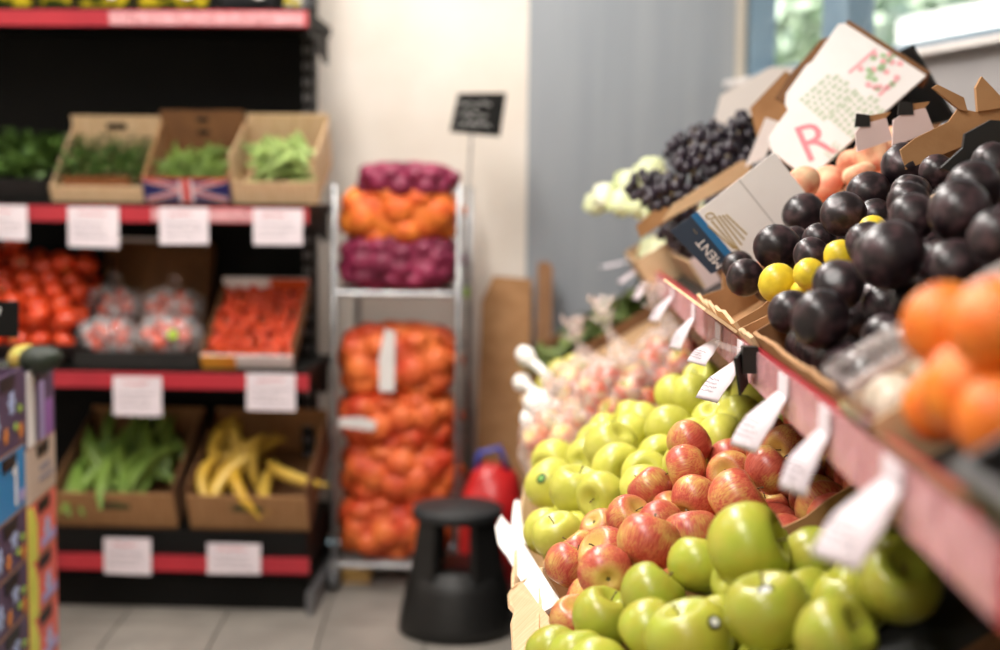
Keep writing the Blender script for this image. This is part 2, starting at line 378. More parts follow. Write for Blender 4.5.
EYE = eye.mesh('blossom_end', mat('dry calyx', (104, 96, 52), rough=.9))
M_stk = mat('sticker white', (236, 236, 232), rough=.4); M_stkd = mat('sticker dark green', (30, 52, 34), rough=.35); M_stkr = mat('sticker pink', (216, 106, 96), rough=.4)
M_foil = mat('sticker silver black', (70, 74, 72), (20, 22, 22), rough=.2, metal=.3, scale=3)
def sticker_mesh(m1, m2):
    mb = MB(); K = 16
    def cap(r, h):
        vs = [(0, 0, h)]; vs += [(r * math.cos(6.283 * j / K), r * .8 * math.sin(6.283 * j / K), h - r * r * .5) for j in range(K)]
        mb.add(vs, [(0, 1 + j, 1 + (j + 1) % K) for j in range(K)])
    cap(.20, .004); mb.cm = 1; cap(.12, .012); return mb.mesh('sticker', [m1, m2])
STK = {'w': sticker_mesh(M_stk, M_stkr), 'd': sticker_mesh(M_stkd, mat('sticker lime', (130, 190, 90), rough=.4)), 'f': sticker_mesh(M_foil, M_stk)}

def fruit(kind, name, pos, r, label, cat, group, axis=None, rng=random, stem=True, sticker=None):
    o = obj(name, rng.choice(KIND[kind])); o.location = pos
    if axis is None:
        axis = Vector((rng.gauss(0, 1), rng.gauss(0, 1), rng.gauss(0, 1)))
    q = Vector(axis).normalized().to_track_quat('Z', 'Y') @ Quaternion((0, 0, 1), rng.uniform(0, 6.28))
    o.rotation_mode = 'QUATERNION'; o.rotation_quaternion = q; o.scale = (r, r, r)
    tag(o, label, cat, group)
    if stem:
        if stem is True or 's' in stem: obj('stem', STEM, o)
        if stem is True or 'e' in stem: obj('blossom_end', EYE, o)
    if sticker:
        kind_s, sx, sy = sticker      # where it sits as seen: screen offsets in radii
        zc = math.sqrt(max(.05, 1 - sx * sx - sy * sy)); dirw = (RT * sx - UP * sy - FW * zc)
        loc = q.inverted() @ dirw; s = obj('sticker', STK[kind_s], o)
        s.rotation_mode = 'QUATERNION'; s.rotation_quaternion = loc.to_track_quat('Z', 'Y')
        # push out onto the skin
        me = o.data; best = max((v.co.dot(loc) / max(v.co.length, 1e-6), v.co.length) for v in me.vertices if v.co.length > .3)
        s.location = loc * (best[1] * 1.012)
    return o

def relax(P, rad, mob, lo, hi, floor=0., it=140, grav=0.0):
    P = np.array(P, float); rad = np.array(rad, float); mob = np.array(mob, float); n = len(P)
    lo = np.array(lo, float); hi = np.array(hi, float)
    for k in range(it):
        if grav and k < it * .7: P[:, 2] -= grav * mob
        D = P[:, None, :] - P[None, :, :]; d = np.sqrt((D ** 2).sum(-1)) + 1e-9; np.fill_diagonal(d, 9)
        ov = np.maximum(0, (rad[:, None] + rad[None, :]) * .965 - d)
        sh = mob[:, None] / (mob[:, None] + mob[None, :] + 1e-9)
        P += ((D / d[..., None]) * (ov * sh * .45)[..., None]).sum(1)
        for ax in (0, 1):
            m = mob > .0
            P[m, ax] = np.clip(P[m, ax], lo[ax] + rad[m] * .97, hi[ax] - rad[m] * .97)
        P[:, 2] = np.maximum(P[:, 2], floor + rad * .95)
    D = P[:, None, :] - P[None, :, :]; d = np.sqrt((D ** 2).sum(-1)) + 1e-9; np.fill_diagonal(d, 9)
    return P, np.maximum(0, (rad[:, None] + rad[None, :]) - d)

# ------------------------------------------------------------------ cartons
def edge(a, b, n, amp, rng):
    """ragged line from a to b"""
    return [(a[0] + (b[0] - a[0]) * i / n, a[1] + (b[1] - a[1]) * i / n + (rng.uniform(-amp, amp) if 0 < i < n else 0)) for i in range(n + 1)]
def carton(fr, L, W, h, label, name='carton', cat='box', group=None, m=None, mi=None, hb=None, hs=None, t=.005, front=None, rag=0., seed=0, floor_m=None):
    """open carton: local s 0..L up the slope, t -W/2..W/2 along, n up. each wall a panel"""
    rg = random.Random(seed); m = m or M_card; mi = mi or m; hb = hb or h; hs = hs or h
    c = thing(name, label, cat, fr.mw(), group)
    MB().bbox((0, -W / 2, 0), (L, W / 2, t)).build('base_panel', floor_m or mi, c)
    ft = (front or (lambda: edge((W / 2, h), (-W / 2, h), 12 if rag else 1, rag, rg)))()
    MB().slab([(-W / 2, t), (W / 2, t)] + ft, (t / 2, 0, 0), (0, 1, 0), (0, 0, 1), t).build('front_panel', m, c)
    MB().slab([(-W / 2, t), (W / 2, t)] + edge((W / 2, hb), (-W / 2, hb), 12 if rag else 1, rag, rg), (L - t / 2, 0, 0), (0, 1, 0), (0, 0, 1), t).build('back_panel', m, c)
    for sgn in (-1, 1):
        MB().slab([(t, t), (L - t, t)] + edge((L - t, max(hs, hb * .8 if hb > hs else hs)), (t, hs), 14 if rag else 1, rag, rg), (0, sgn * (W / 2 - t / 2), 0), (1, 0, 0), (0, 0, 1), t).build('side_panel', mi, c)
    return c

# ------------------------------------------------------------------ produce display on the right
TH = R(32); cs, sn = math.cos(TH), math.sin(TH)
Y0, Y1 = .45, 4.62
LOW = Frame((-.05, 0, .58), (cs, 0, sn), (0, 1, 0))
UPP = Frame((.26, 0, 1.04), (cs, 0, sn), (0, 1, 0))
disp = thing('produce_display', 'two-tier sloping produce display stand with red price rail', 'display stand', (0.2, 2.5, 0))
def dpart(mb, name, m): 
    o = mb.build(name, m, disp); o.matrix_parent_inverse = disp.matrix_basis.inverted(); return o
def slope_board(fr, L):
    mb = MB(); A = [fr.P(s, y, wv) for s in (-.01, L) for y in (Y0, Y1) for wv in (-.02, -.002)]
    return mb.add(A, [(0, 1, 3, 2), (4, 6, 7, 5), (0, 4, 5, 1), (2, 3, 7, 6), (0, 2, 6, 4), (1, 5, 7, 3)])
dpart(slope_board(LOW, .62), 'lower_shelf', M_black)
dpart(slope_board(UPP, .56), 'upper_shelf', M_black)
dpart(MB().bbox((.48, Y0, 0), (.50, Y1, 1.15)), 'back_board', M_black)
dpart(MB().bbox((-.03, Y0, .05), (-.01, Y1, .56)), 'front_board', M_black)
for y in (Y0 + .02, 1.9, 3.3, Y1 - .02):
    dpart(MB().bbox((.70, y - .02, 0), (.74, y + .02, 1.30)), 'post', M_blackm)
    dpart(MB().bbox((.0, y - .02, 0), (.04, y + .02, .58)), 'post', M_blackm)
RX = .24; RZ0, RZ1 = 1.024, 1.076
dpart(MB().bbox((RX, Y0 + .26, RZ0), (RX + .012, Y1, RZ1)), 'price_rail', M_red)
dpart(MB().bbox((RX + .012, Y0 + .26, RZ0), (RX + .05, Y1, RZ0 + .008)), 'rail_bracket', M_blackm)
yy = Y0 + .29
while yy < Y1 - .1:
    e = min(yy + .5, Y1 - .02); dpart(MB().bbox((RX - .004, yy, RZ0 + .004), (RX - .001, e - .008, RZ1 - .004)), 'label_holder_glare', M_holder_glare); yy = e  # pink strips along the red rail carry its glare as colour

# price slips hanging off the rail: (top pixel on the rail, bottom pixel, width)
rng = random.Random(11)
def slip(px, py, qx, qy, wid, label, group, phi=18, mt=None, upper=True):
    n = V(1, 0, 0); top, _ = on_plane(px, py, (RX - .006, 0, 0), n)
    top.z = min(max(top.z, RZ0 + .004), RZ1 - .012)
    sc = top.y / FPX
    dz = -(qy - py) * sc; dx = (qx - px) * sc
    down = V(dx, 0, dz); wv = V(math.sin(R(phi)), -math.cos(R(phi)), 0).normalized() * wid / 2
    t = thing('price_slip', label, 'price tag', (top.x, top.y, top.z), group)
    mb = MB(); K = 7; up_ = .02 if upper else 0
    rows = []
    for i in range(K + 1):
        f = i / K; bend = math.sin(f * math.pi) * .006
        rows.append(V(0, 0, 0) + down * f + V(-bend, 0, -bend * .4))
    flat = V(0, -1, 0) * wid / 2
    vs = []
    for i, p in enumerate(rows):
        f = min(1, i / 3); wq = flat * (1 - f) + wv * f; wq.x = min(wq.x, .002 + abs(p.x)); vs += [p - wq, p + wq]
    for p in list(vs): vs.append(V(p[0] - .0012, p[1], p[2] - .0004))
    k2 = 2 * (K + 1)
    fs = [(2 * i, 2 * i + 1, 2 * i + 3, 2 * i + 2) for i in range(K)] + [(k2 + 2 * i, k2 + 2 * i + 2, k2 + 2 * i + 3, k2 + 2 * i + 1) for i in range(K)]
    fs += [(2 * i, 2 * i + 2, k2 + 2 * i + 2, k2 + 2 * i) for i in range(K)] + [(2 * i + 1, k2 + 2 * i + 1, k2 + 2 * i + 3, 2 * i + 3) for i in range(K)] + [(0, k2, k2 + 1, 1), (k2 - 2, k2 - 1, 2 * k2 - 1, 2 * k2 - 2)]
    mb.add(vs, fs); mb.build('paper', mt or M_paper, t, True)
    if upper: MB().bbox((-.001, -wid / 2, .001), (.001, wid / 2, RZ1 - .004 - top.z)).build('tucked_strip', mt or M_paper, t)
    a = rows[3]; b = rows[6]; vv = (a - b); u = -wv; sw = wid * .7
    d = scribble(sw, vv.length * .9, 4, M_ink, rng, .0004); c = (a + b) / 2; nn = u.normalized().cross(vv.normalized())
    if nn.dot(CPOS - top) < 0: u = -u; nn = -nn
    cc = c + nn * .006; decal(d, t, (cc.x, cc.y, cc.z), u, vv, 'handwriting')
    return t
G = 'price slips hanging along the red display rail'
for a in [(633, 258, 602, 266, .06), (642, 266, 620, 282, .05), (652, 276, 636, 300, .05), (672, 296, 654, 322, .05), (693, 318, 676, 350, .05), (718, 340, 697, 364, .065)]:
    slip(*a, 'small white paper slip hanging from far half of red rail', G)
slip(740, 361, 708, 401, .055, 'white price slip with neat handwriting hanging above the golden apples', G, 24)
slip(783, 394, 745, 450, .058, 'broad white price slip curling over the red apples', G, 20)
slip(824, 432, 795, 494, .045, 'narrow folded white price slip between red apples and green apples', G, 20)
slip(892, 484, 838, 566, .055, 'largest white price slip hanging over the green apples', G, 24)
p, _ = on_plane(752, 346, (RX - .008, 0, 0), V(1, 0, 0))
t = thing('shelf_clip', 'black plastic card clipped on the red display rail', 'clip', (p.x, p.y, 1.05))
MB().slab([(-.04, -.022), (.04, -.026), (.045, .018), (-.03, .02)], (-.012, 0, 0), (-.25, -1, 0), (-.15, 0, 1), .003).build('card', M_black, t)
MB().bbox((-.012, -.01, -.004), (.006, .01, .028)).build('hook', M_black, t)

# ---- apples -------------------------------------------------------------
def px_points(lst, fr, wv):
    out = []
    for it in lst:
        x, y, r = it[:3]; wo = it[3] if len(it) > 3 and it[3] is not None else wv
        p, t = on_plane(x, y, fr.P(0, 0, wo), fr.N); q = fr.inv(p); out.append((q, r * t / FPX))
    return out
def fill_carton(lst, fr, wv, box, kind, name, label, cat, group, rfill, rng, fit=(.03, .042), hints={}, stickers={}, names={}, stem=True, mobtop=.12, nfill=True, fw=None, zone=None, fill_from=0., grow=1.06):
    """lst: fruits of the top layer (pixel, pixel radius); box = (s0, s1, t0, t1) inside of the carton"""
    top = px_points(lst, fr, wv); P = []; rad = []; mob = []; key = []
    for i, (q, r) in enumerate(top):
        P.append(q); rad.append(min(max(r * grow, fit[0]), fit[1])); mob.append(mobtop); key.append(i)
    s0, s1, a0, a1 = box
    if nfill:
        for layer, ww in ((0, rfill * 1.0), (1, fw or wv * .92)):
            j = 0; s = s0 + rfill + fill_from
            while s < s1 - rfill * .9:
                tt = a0 + rfill + (rfill if j % 2 else 0)
                while tt < a1 - rfill * .9:
                    q = V(s + rng.uniform(-1, 1) * rfill * .15, tt + rng.uniform(-1, 1) * rfill * .15, ww)
                    near = min([((q - p).length - rr - rfill) for p, rr in zip(P, rad)] + [9])
                    if (layer == 0 and near > -rfill * .30) or (layer == 1 and near > -rfill * .04):
                        P.append(q); rad.append(rfill * rng.uniform(.93, 1.05)); mob.append(1); key.append(None)
                    tt += rfill * 2.05
                s += rfill * 1.8; j += 1
    Q, ov = relax(P, rad, mob, (s0, a0), (s1, a1))
    drop = set()
    for i in np.argsort(-ov.max(1)):
        if key[i] is None and i not in drop:
            o_ = [ov[i, j] for j in range(len(P)) if j not in drop and j != i]
            if max(o_) > .17 * rad[i]: drop.add(int(i))
    res = []
    for i in range(len(P)):
        if i in drop: continue
        k = key[i]; nm, lb = (name, label)
        if k in names: nm, lb = names[k]
        elif zone:
            fs_ = (Q[i][0] - s0) / (s1 - s0); ft_ = (Q[i][1] - a0) / (a1 - a0); deep = Q[i][2] < wv * .62
            lb = '%s %s, %s, %s' % (zone[0], 'low in the heap' if deep else 'atop the heap', zone[1][min(2, int(fs_ * 3))], zone[2][min(2, int(ft_ * 3))])
        res.append(fruit(kind, nm, fr.P(*Q[i]), rad[i], lb, cat, group, hints.get(k), rng, stem, stickers.get(k)))
    return res
TOC = -FW
def scr(x, y, z): return RT * x - UP * y + TOC * z     # direction given as right, down, towards viewer

rng = random.Random(5)
LW = .10
gold = [(545, 527, 23), (548, 488, 27), (577, 496, 27, .115), (613, 474, 26, .11), (563, 549, 23), (608, 510, 21), (606, 531, 17, .085), (641, 492, 24), (577, 536, 15, .075),
        (598, 447, 23), (622, 444, 26, .115), (556, 462, 23), (583, 463, 22), (658, 458, 22), (646, 474, 18), (689, 466, 22), (720, 440, 19), (694, 442, 16), (711, 421, 19), (677, 428, 24, .115),
        (652, 424, 22), (735, 421, 16), (751, 399, 16), (670, 402, 21, .115), (694, 396, 21, .115), (702, 380, 18), (638, 440, 20), (626, 424, 20), (611, 430, 18), (655, 440, 16, .08)]
gh = {0: scr(.05, .1, 1), 1: scr(-.6, -.5, -.4), 3: scr(.35, .1, .9), 4: scr(-.3, -.9, .3), 13: scr(.15, .15, 1), 6: scr(.4, -.1, .9), 16: scr(.7, .1, .6), 17: scr(.3, .0, .9), 5: scr(-.6, .1, .7), 2: scr(.1, -1, .2), 15: scr(0, -.9, .2)}
GL = 'golden yellow apple heaped in carton between red apples and bagged fruit'
fill_carton(gold, LOW, LW, (.062, .58, 2.03, 2.82), 'golden', 'golden_apple', GL, 'apple', 'golden apples in the lower tier', .040, rng, (.040, .050), gh,
            {1: ('d', -.35, -.35), 10: ('w', .45, .1)}, {1: ('golden_apple', 'golden apple with small dark green sticker at the carton corner'), 10: ('golden_apple', 'golden apple with small white sticker among the golden apples')},
            zone=('golden apple', ('by the front flap', 'mid slope', 'under the price rail'), ('next to red apples', 'amid golden apples', 'next to fruit bags')))
red = [(735, 501, 30), (690, 534, 29), (651, 562, 31, .11), (599, 562, 27, .11), (676, 513, 21), (711, 483, 22, .085), (663, 497, 17), (644, 506, 18), (616, 553, 23, .085), (628, 527, 22, .105), (640, 507, 16), (688, 503, 15), (680, 478, 17),
       (575, 580, 21), (586, 611, 24), (617, 587, 20, .11), (693, 485, 20), (728, 470, 23), (751, 455, 16), (713, 455, 17), (770, 470, 20), (786, 452, 16), (667, 480, 17), (578, 553, 18), (644, 585, 15), (571, 625, 14), (780, 432, 17), (766, 440, 15), (700, 470, 15), (590, 590, 16, .08)]
rh = {14: scr(.1, .25, -1), 15: scr(-.05, -.1, -1), 0: scr(.75, -.5, .1), 9: scr(.4, -.6, .5), 3: scr(-.6, -.5, .4), 2: scr(.3, -.8, -.2), 6: scr(.2, -.8, .2), 1: scr(-.1, -.9, -.3)}
RLB = 'red and yellow striped apple heaped in the carton of red apples'
fill_carton(red, LOW, LW, (.122, .58, 1.60, 2.03), 'red', 'red_apple', RLB, 'apple', 'red apples in the lower tier', .036, rng, (.034, .043), rh,
            {4: ('w', -.55, .1), 19: ('w', -.35, .15)}, {4: ('red_apple', 'red apple with round white sticker in the middle of the red apples'), 19: ('red_apple', 'red apple with round white sticker next to the golden apples')},
            zone=('red striped apple', ('by the white flap', 'mid slope', 'under the price rail'), ('next to green apples', 'amid red apples', 'next to golden apples')))
green = [(769, 556, 42, .115), (768, 612, 42, .105), (708, 574, 30), (652, 585, 0) , (690, 640, 42, .11), (665, 600, 26), (655, 615, 28, .085), (598, 622, 29), (640, 640, 28), (548, 645, 24), (575, 652, 22), (826, 590, 26, .07), (806, 560, 24, .085), (728, 595, 22, .085), (735, 535, 22, .09),
         (900, 585, 38, .09), (845, 600, 30, .07), (836, 640, 34, .085), (905, 560, 30, .06), (720, 612, 26, .08), (880, 550, 26, .05), (862, 580, 24, .06), (615, 655, 26)]
green = [g for g in green if g[2]]
grh = {0: scr(.75, -.3, .3), 1: scr(-.2, -.95, .1), 3: scr(-.3, -.9, .1), 2: scr(.2, -.9, -.2), 14: scr(0, -.6, .6), 6: scr(.3, -.8, .2)}
GRB = 'large green apple in the carton next to red apples'
fill_carton(green, LOW, LW, (.088, .54, 1.17, 1.59), 'green', 'green_apple', GRB, 'apple', 'green apples in the lower tier', .041, rng, (.037, .049), grh,
            {1: ('f', -.2, -.62), 17: ('f', -.35, -.2), 18: ('f', -.35, -.2), 3: ('f', .45, -.55)}, {1: ('green_apple', 'large green apple with silver sticker near its stem'), 3: ('green_apple', 'large green apple with oval dark and silver sticker')},
            zone=('large green apple', ('by the torn flap', 'mid slope', 'under the price rail'), ('away from the red apples', 'amid green apples', 'next to red apples')))
few = [(800, 483, 18, .05), (815, 500, 17, .05), (832, 490, 17, .06), (822, 478, 15, .05)]
# cartons of the lower tier
rg = random.Random(2)
def on_low(fr, pts):      # points seen on a plane a little above the slope, in the carton's own frame
    out = []
    for x, y, w_ in pts:
        q, _ = on_plane(x, y, LOW.P(0, 0, w_), LOW.N); out.append(fr.inv(q))
    return out
def sheet(P, t):          # a bent board of four or more corners with thickness
    c = sum(P, V(0, 0, 0)) / len(P); n = (P[1] - P[0]).cross(P[2] - P[0]).normalized() * t; k = len(P); mb = MB()
    return mb.add([p + n for p in P] + [p - n for p in P], [list(range(k)), list(range(2 * k - 1, k - 1, -1))] + [(i, k + i, k + (i + 1) % k, (i + 1) % k) for i in range(k)])
F1 = LOW.at(.06, 1.375, 0); c = carton(F1, .51, .44, .085, 'torn brown carton holding the large green apples', m=M_card_lt, mi=M_card_dk, rag=.004, seed=3, hs=.04, hb=.05, floor_m=M_black, group='apple cartons')  # dark sides and black base paint in the shade under the rail
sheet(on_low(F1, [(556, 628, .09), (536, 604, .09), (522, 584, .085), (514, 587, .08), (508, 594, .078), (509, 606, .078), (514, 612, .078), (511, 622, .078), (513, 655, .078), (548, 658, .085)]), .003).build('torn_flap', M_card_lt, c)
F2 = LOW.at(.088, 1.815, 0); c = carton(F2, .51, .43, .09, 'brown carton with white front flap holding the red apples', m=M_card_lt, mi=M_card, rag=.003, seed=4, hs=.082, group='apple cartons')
sheet(on_low(F2, [(563, 604, .094), (553, 590, .094), (527, 548, .094), (512, 528, .09), (502, 516, .082), (496, 528, .075), (499, 546, .075), (508, 558, .075), (540, 616, .08)]), .003).build('flap', M_white, c)
F3 = LOW.at(.035, 2.42, 0); c = carton(F3, .57, .77, .085, 'pale carton holding the golden apples', m=M_card_lt, mi=M_card_lt, rag=.004, seed=5, group='apple cartons')
sheet(on_low(F3, [(528, 546, .09), (521, 520, .09), (519, 500, .095), (515, 502, .095), (512, 530, .088)]), .0025).build('flap', M_white, c)

# ---- bagged fruit at the far end of the lower tier -----------------------
def lumpy(rx, ry, rz, seeds, bump, n=40, k=26, sup=2.6, flat=-.8, seed=0):
    """a full sack: superellipsoid pressed out by the things inside"""
    rg = random.Random(seed); mb = MB()
    def base(d):
        f = (abs(d.x) ** sup + abs(d.y) ** sup + abs(d.z) ** sup) ** (-1 / sup); return Vector((d.x * f * rx, d.y * f * ry, d.z * f * rz))
    cand = [base(Vector((rg.gauss(0, 1), rg.gauss(0, 1), rg.gauss(0, 1))).normalized()) for _ in range(1500)]
    D = seeds if seeds < 1 else 2.1 * math.sqrt(rx * ry + ry * rz + rx * rz) / math.sqrt(seeds) * 1.6
    S = []
    for c in cand:
        if all((c - q).length > D for q in S): S.append(c)
    S = np.array([tuple(q) for q in S]); vs = []
    for i in range(k + 1):
        th = math.pi * i / k
        for j in range(n):
            ph = 2 * math.pi * j / n; d = Vector((math.sin(th) * math.cos(ph), math.sin(th) * math.sin(ph), math.cos(th)))
            p = base(d); m = math.sqrt(((S - np.array(tuple(p))) ** 2).sum(1).min()); h = max(0, 1 - (m / (D * .68)) ** 2)
            q = p - p.normalized() * (D * bump * (1 - math.sqrt(h)))
            vs.append((q.x, q.y, max(q.z, flat * rz)))
    fs = [(i * n + j, (i + 1) * n + j, (i + 1) * n + (j + 1) % n, i * n + (j + 1) % n) for i in range(k) for j in range(n)]
    return mb.add(vs, fs)
KIND['bagfruit'] = [apple_mesh('bag_apple', apple_mat('bagged apple skin', (206, 196, 96), (222, 206, 120), (214, 104, 74), (226, 150, 110), lo=.46, hi=.66), 31, n=16)]
KIND['bagred'] = [apple_mesh('bag_apple', apple_mat('bagged red apple skin', (206, 186, 82), (160, 160, 60), (186, 60, 40), (214, 100, 60), lo=.42, hi=.6), 32, n=16)]
def fruit_bag(pos, r, label, kind, flabel, nfr, neck, seed, fr_r=.033):
    rg = random.Random(seed); t = thing('fruit_bag', label, 'bag', pos, 'bags of fruit on the lower tier')
    lumpy(r[0], r[1], r[2], .06, .28, seed=seed, flat=-.75).build('film', M_bag, t, True)
    nx, ny, nz = neck; mb = MB()
    mb.tube([(0, 0, r[2] * .85), (nx * .45, ny * .5, r[2] + nz * .35), (nx * .7, ny * .7, r[2] + nz * .6), (nx, ny, r[2] + nz)], [.045, .016, .010, .034], 12, caps=False); mb.build('tied_neck', M_bag, t, True)
    for k in range(5):
        a = rg.uniform(0, 6.28); MB().slab([(-.012, 0), (.012, 0), (.022, .05), (.0, .062), (-.02, .045)], (nx, ny, r[2] + nz - .01), (math.cos(a), math.sin(a), 0), (math.sin(a) * .5 + nx, math.cos(a) * .4, .8), .0012).build('ruffle', M_bag, t)
    P = []; 
    for k in range(nfr):
        z = 1 - 2 * (k + .5) / nfr; a = 2.4 * k; q = math.sqrt(1 - z * z)
        P.append((q * math.cos(a) * (r[0] - fr_r * 1.25), q * math.sin(a) * (r[1] - fr_r * 1.25), z * (r[2] - fr_r * 1.4)))
    for p in P:
        p = (p[0], p[1], max(p[2], -r[2] * .75 + fr_r * 1.05))
        fruit(kind, 'bag_apple', Vector(pos) + Vector(p), fr_r * rg.uniform(.9, 1.05), flabel, 'apple', 'apples inside the clear bags', None, rg, False)
def LP(s, y, wv): return LOW.P(s, y, wv)
c = carton(LOW.at(.03, 3.24, 0), .57, .84, .07, 'pale carton under the plastic bags of fruit', m=M_card_lt, mi=M_card_lt, rag=.004, seed=6)
fruit_bag(LP(.125, 3.02, .085), (.10, .15, .095), 'milky plastic bag of pale apples at the front of the carton', 'bagfruit', 'pale yellow and pink apple inside the milky bag at the carton front', 12, (-.02, -.02, .02), 41)
fruit_bag(LP(.29, 3.0, .10), (.10, .14, .10), 'plastic bag of red apples with knotted neck next to the golden apples', 'bagred', 'red and green apple inside the bag with the knotted neck', 12, (-.05, .02, .09), 42)
fruit_bag(LP(.20, 3.34, .10), (.11, .15, .105), 'plastic bag of pale fruit with a tall ruffled neck', 'bagfruit', 'pale apple inside the bag with the tall ruffled neck', 12, (-.03, .0, .06), 43)
fruit_bag(LP(.42, 3.10, .085), (.10, .16, .10), 'plastic bag of fruit tucked under the upper tier', 'bagred', 'apple inside the bag tucked under the upper tier', 12, (-.05, .0, .06), 44)
# loose pale yellow-green apples behind the bags and white bulbs
for i, (x, y, r_) in enumerate([(560, 372, 14), (548, 386, 13), (574, 366, 13), (567, 385, 13)]):
    p = atY(x, y, 3.62); fruit('golden', 'golden_apple', p, r_ * 3.62 / FPX, 'loose yellow apple behind the plastic fruit bags', 'apple', 'loose apples behind the bags', None, rng, False)
c = carton(LOW.at(.03, 3.72, -.0), .5, .10 + .0, .14, 'narrow pale carton behind the plastic fruit bags', m=M_card_lt, seed=8, hb=.14)
c = carton(LOW.at(.03, 4.18, .0), .55, .80, .17, 'tall brown carton of dark green leaves at the far end', m=M_card, mi=M_card_dk, seed=9)
M_leafd = mat('dark green leaf', (58, 78, 34), (96, 110, 46), rough=.6, scale=14)
def leaf_pile(name, fr, box, n, ll, lw, m, label, cat, rg, tilt=.5):
    mb = MB(); s0, s1, a0, a1, w0, w1 = box
    for i in range(n):
        c = fr.P(rg.uniform(s0, s1), rg.uniform(a0, a1), rg.uniform(w0, w1))
        d = Vector((rg.gauss(0, 1), rg.gauss(0, 1), rg.gauss(0, tilt))).normalized() * ll * rg.uniform(.6, 1.2)
        e = d.cross(Vector((rg.gauss(0, .5), rg.gauss(0, .5), 1))).normalized() * lw * rg.uniform(.7, 1.3)
        k = V(0, 0, lw * .4)
        mb.add([c - d, c - e + k, c + d, c + e + k, c], [(0, 1, 4), (1, 2, 4), (2, 3, 4), (3, 0, 4)])
    o = mb.build(name, m); o['kind'] = 'stuff'; return tag(o, label, cat)
leaf_pile('salad_leaves', LOW, (.08, .52, 3.82, 4.5, .10, .17), 300, .06, .035, M_leafd, 'dark green salad leaves in the far carton of the lower tier', 'salad', random.Random(8))
M_bulb = mat('white bulb', (246, 244, 240), (236, 234, 226), rough=.35, scale=6)
for i, (a, b, r_) in enumerate([((524, 354), (548, 376), .019), ((521, 382), (540, 395), .017)]):
    A = atY(*a, 3.45); B = atY(*b, 3.38); d = (B - A)
    t = thing('white_stalk', ['long white stalk with rounded bulb end lying beside the fruit bags', 'short white stalk with rounded bulb end under the longer one'][i], 'vegetable', A)
    MB().tube([d * f for f in (-.22, -.12, .05, .25, .4)], [.006, .019, .025, .020, .012], 12).build('bulb', M_bulb, t, True)
    MB().tube([d * .35, d * .7, d * 1.1], [.012, .012, .011], 10).build('shaft', M_bulb, t, True)
for i, (x, y, r_) in enumerate([(539, 405, 17), (533, 420, 14), (552, 412, 14)]):
    p = atY(x, y, 3.28)
    o = round_mesh('garlic', M_bulb, .8, 1, 0, -.25, n=16)
    g_ = obj('garlic_bulb', o); g_.location = p; s_ = r_ * 3.28 / FPX; g_.scale = (s_, s_, s_); g_.rotation_euler = (.4 * i, .5, 0)
    tag(g_, 'white garlic bulb beside the milky fruit bag', 'garlic', 'garlic bulbs beside the bags')

# ---- upper tier ------------------------------------------------------------
UW = .080
rng = random.Random(21)
PL = 'glossy dark plum in the nearest carton on the upper tier'
pl1 = [(814, 323, 30), (792, 312, 23, .06), (843, 288, 26), (831, 271, 19, .06), (892, 263, 36, .09), (861, 257, 22, .075), (953, 266, 27, .065), (908, 296, 22, .05), (895, 216, 21, .085), (917, 225, 24, .09), (960, 211, 32, .10), (974, 188, 28, .10),
       (998, 238, 26, .09), (932, 250, 22, .06), (985, 165, 20, .09), (866, 232, 15, .06), (880, 305, 20, .045), (928, 200, 18, .07)]
fill_carton(pl1, UPP, UW, (.02, .50, 1.17, 1.67), 'plum', 'dark_plum', PL, 'plum', 'dark plums in the near carton', .028, rng, (.027, .038), stem=False, fw=.06,
            zone=('dark plum', ('by the price rail', 'mid slope', 'by the wall side'), ('next to the clear punnets', 'amid dark plums', 'next to yellow plums')))
ypl = [(777, 283, 20), (813, 276, 17), (803, 293, 15, .06), (845, 258, 13), (873, 232, 11)]
fill_carton(ypl, UPP, UW, (.01, .46, 1.685, 1.80), 'yplum', 'yellow_plum', 'yellow plum in a narrow row between two heaps of dark plums', 'plum', 'yellow plums between the dark ones', .026, rng, (.022, .032), stem=False, nfill=False)
pl2 = [(802, 214, 22, .095), (775, 251, 24, .09), (748, 275, 19), (738, 266, 16), (846, 229, 23, .09), (819, 240, 16), (817, 254, 18), (903, 167, 24, .1), (870, 192, 22, .095), (911, 193, 20, .085), (938, 153, 16), (937, 172, 16), (854, 246, 15, .07), (875, 216, 16, .07), (795, 243, 17, .075), (849, 206, 12), (790, 262, 16, .06), (925, 140, 15)]
fill_carton(pl2, UPP, UW, (.01, .50, 1.81, 2.27), 'plum', 'dark_plum', 'dark plum with dusty bloom heaped against the white panel', 'plum', 'dark plums against the white panel', .027, rng, (.026, .036), stem=False, fw=.055, fill_from=.07,
            zone=('dusty dark plum', ('by the torn carton lip', 'mid slope', 'by the pinkish flaps'), ('next to yellow plums', 'amid dark plums', 'against the white panel')))
pe = [(826, 183, 21, .10), (842, 199, 23, .10), (851, 167, 15, .1), (874, 156, 18, .1), (835, 210, 18, .08), (862, 172, 16, .09), (888, 146, 15, .1), (812, 192, 15, .08)]
fill_carton(pe, UPP, .1, (.1, .52, 2.32, 2.72), 'peach', 'flat_peach', 'pink and cream flat peach below the lid with pink letter', 'peach', 'flat peaches on the upper tier', .034, rng, (.03, .038), stem=False)
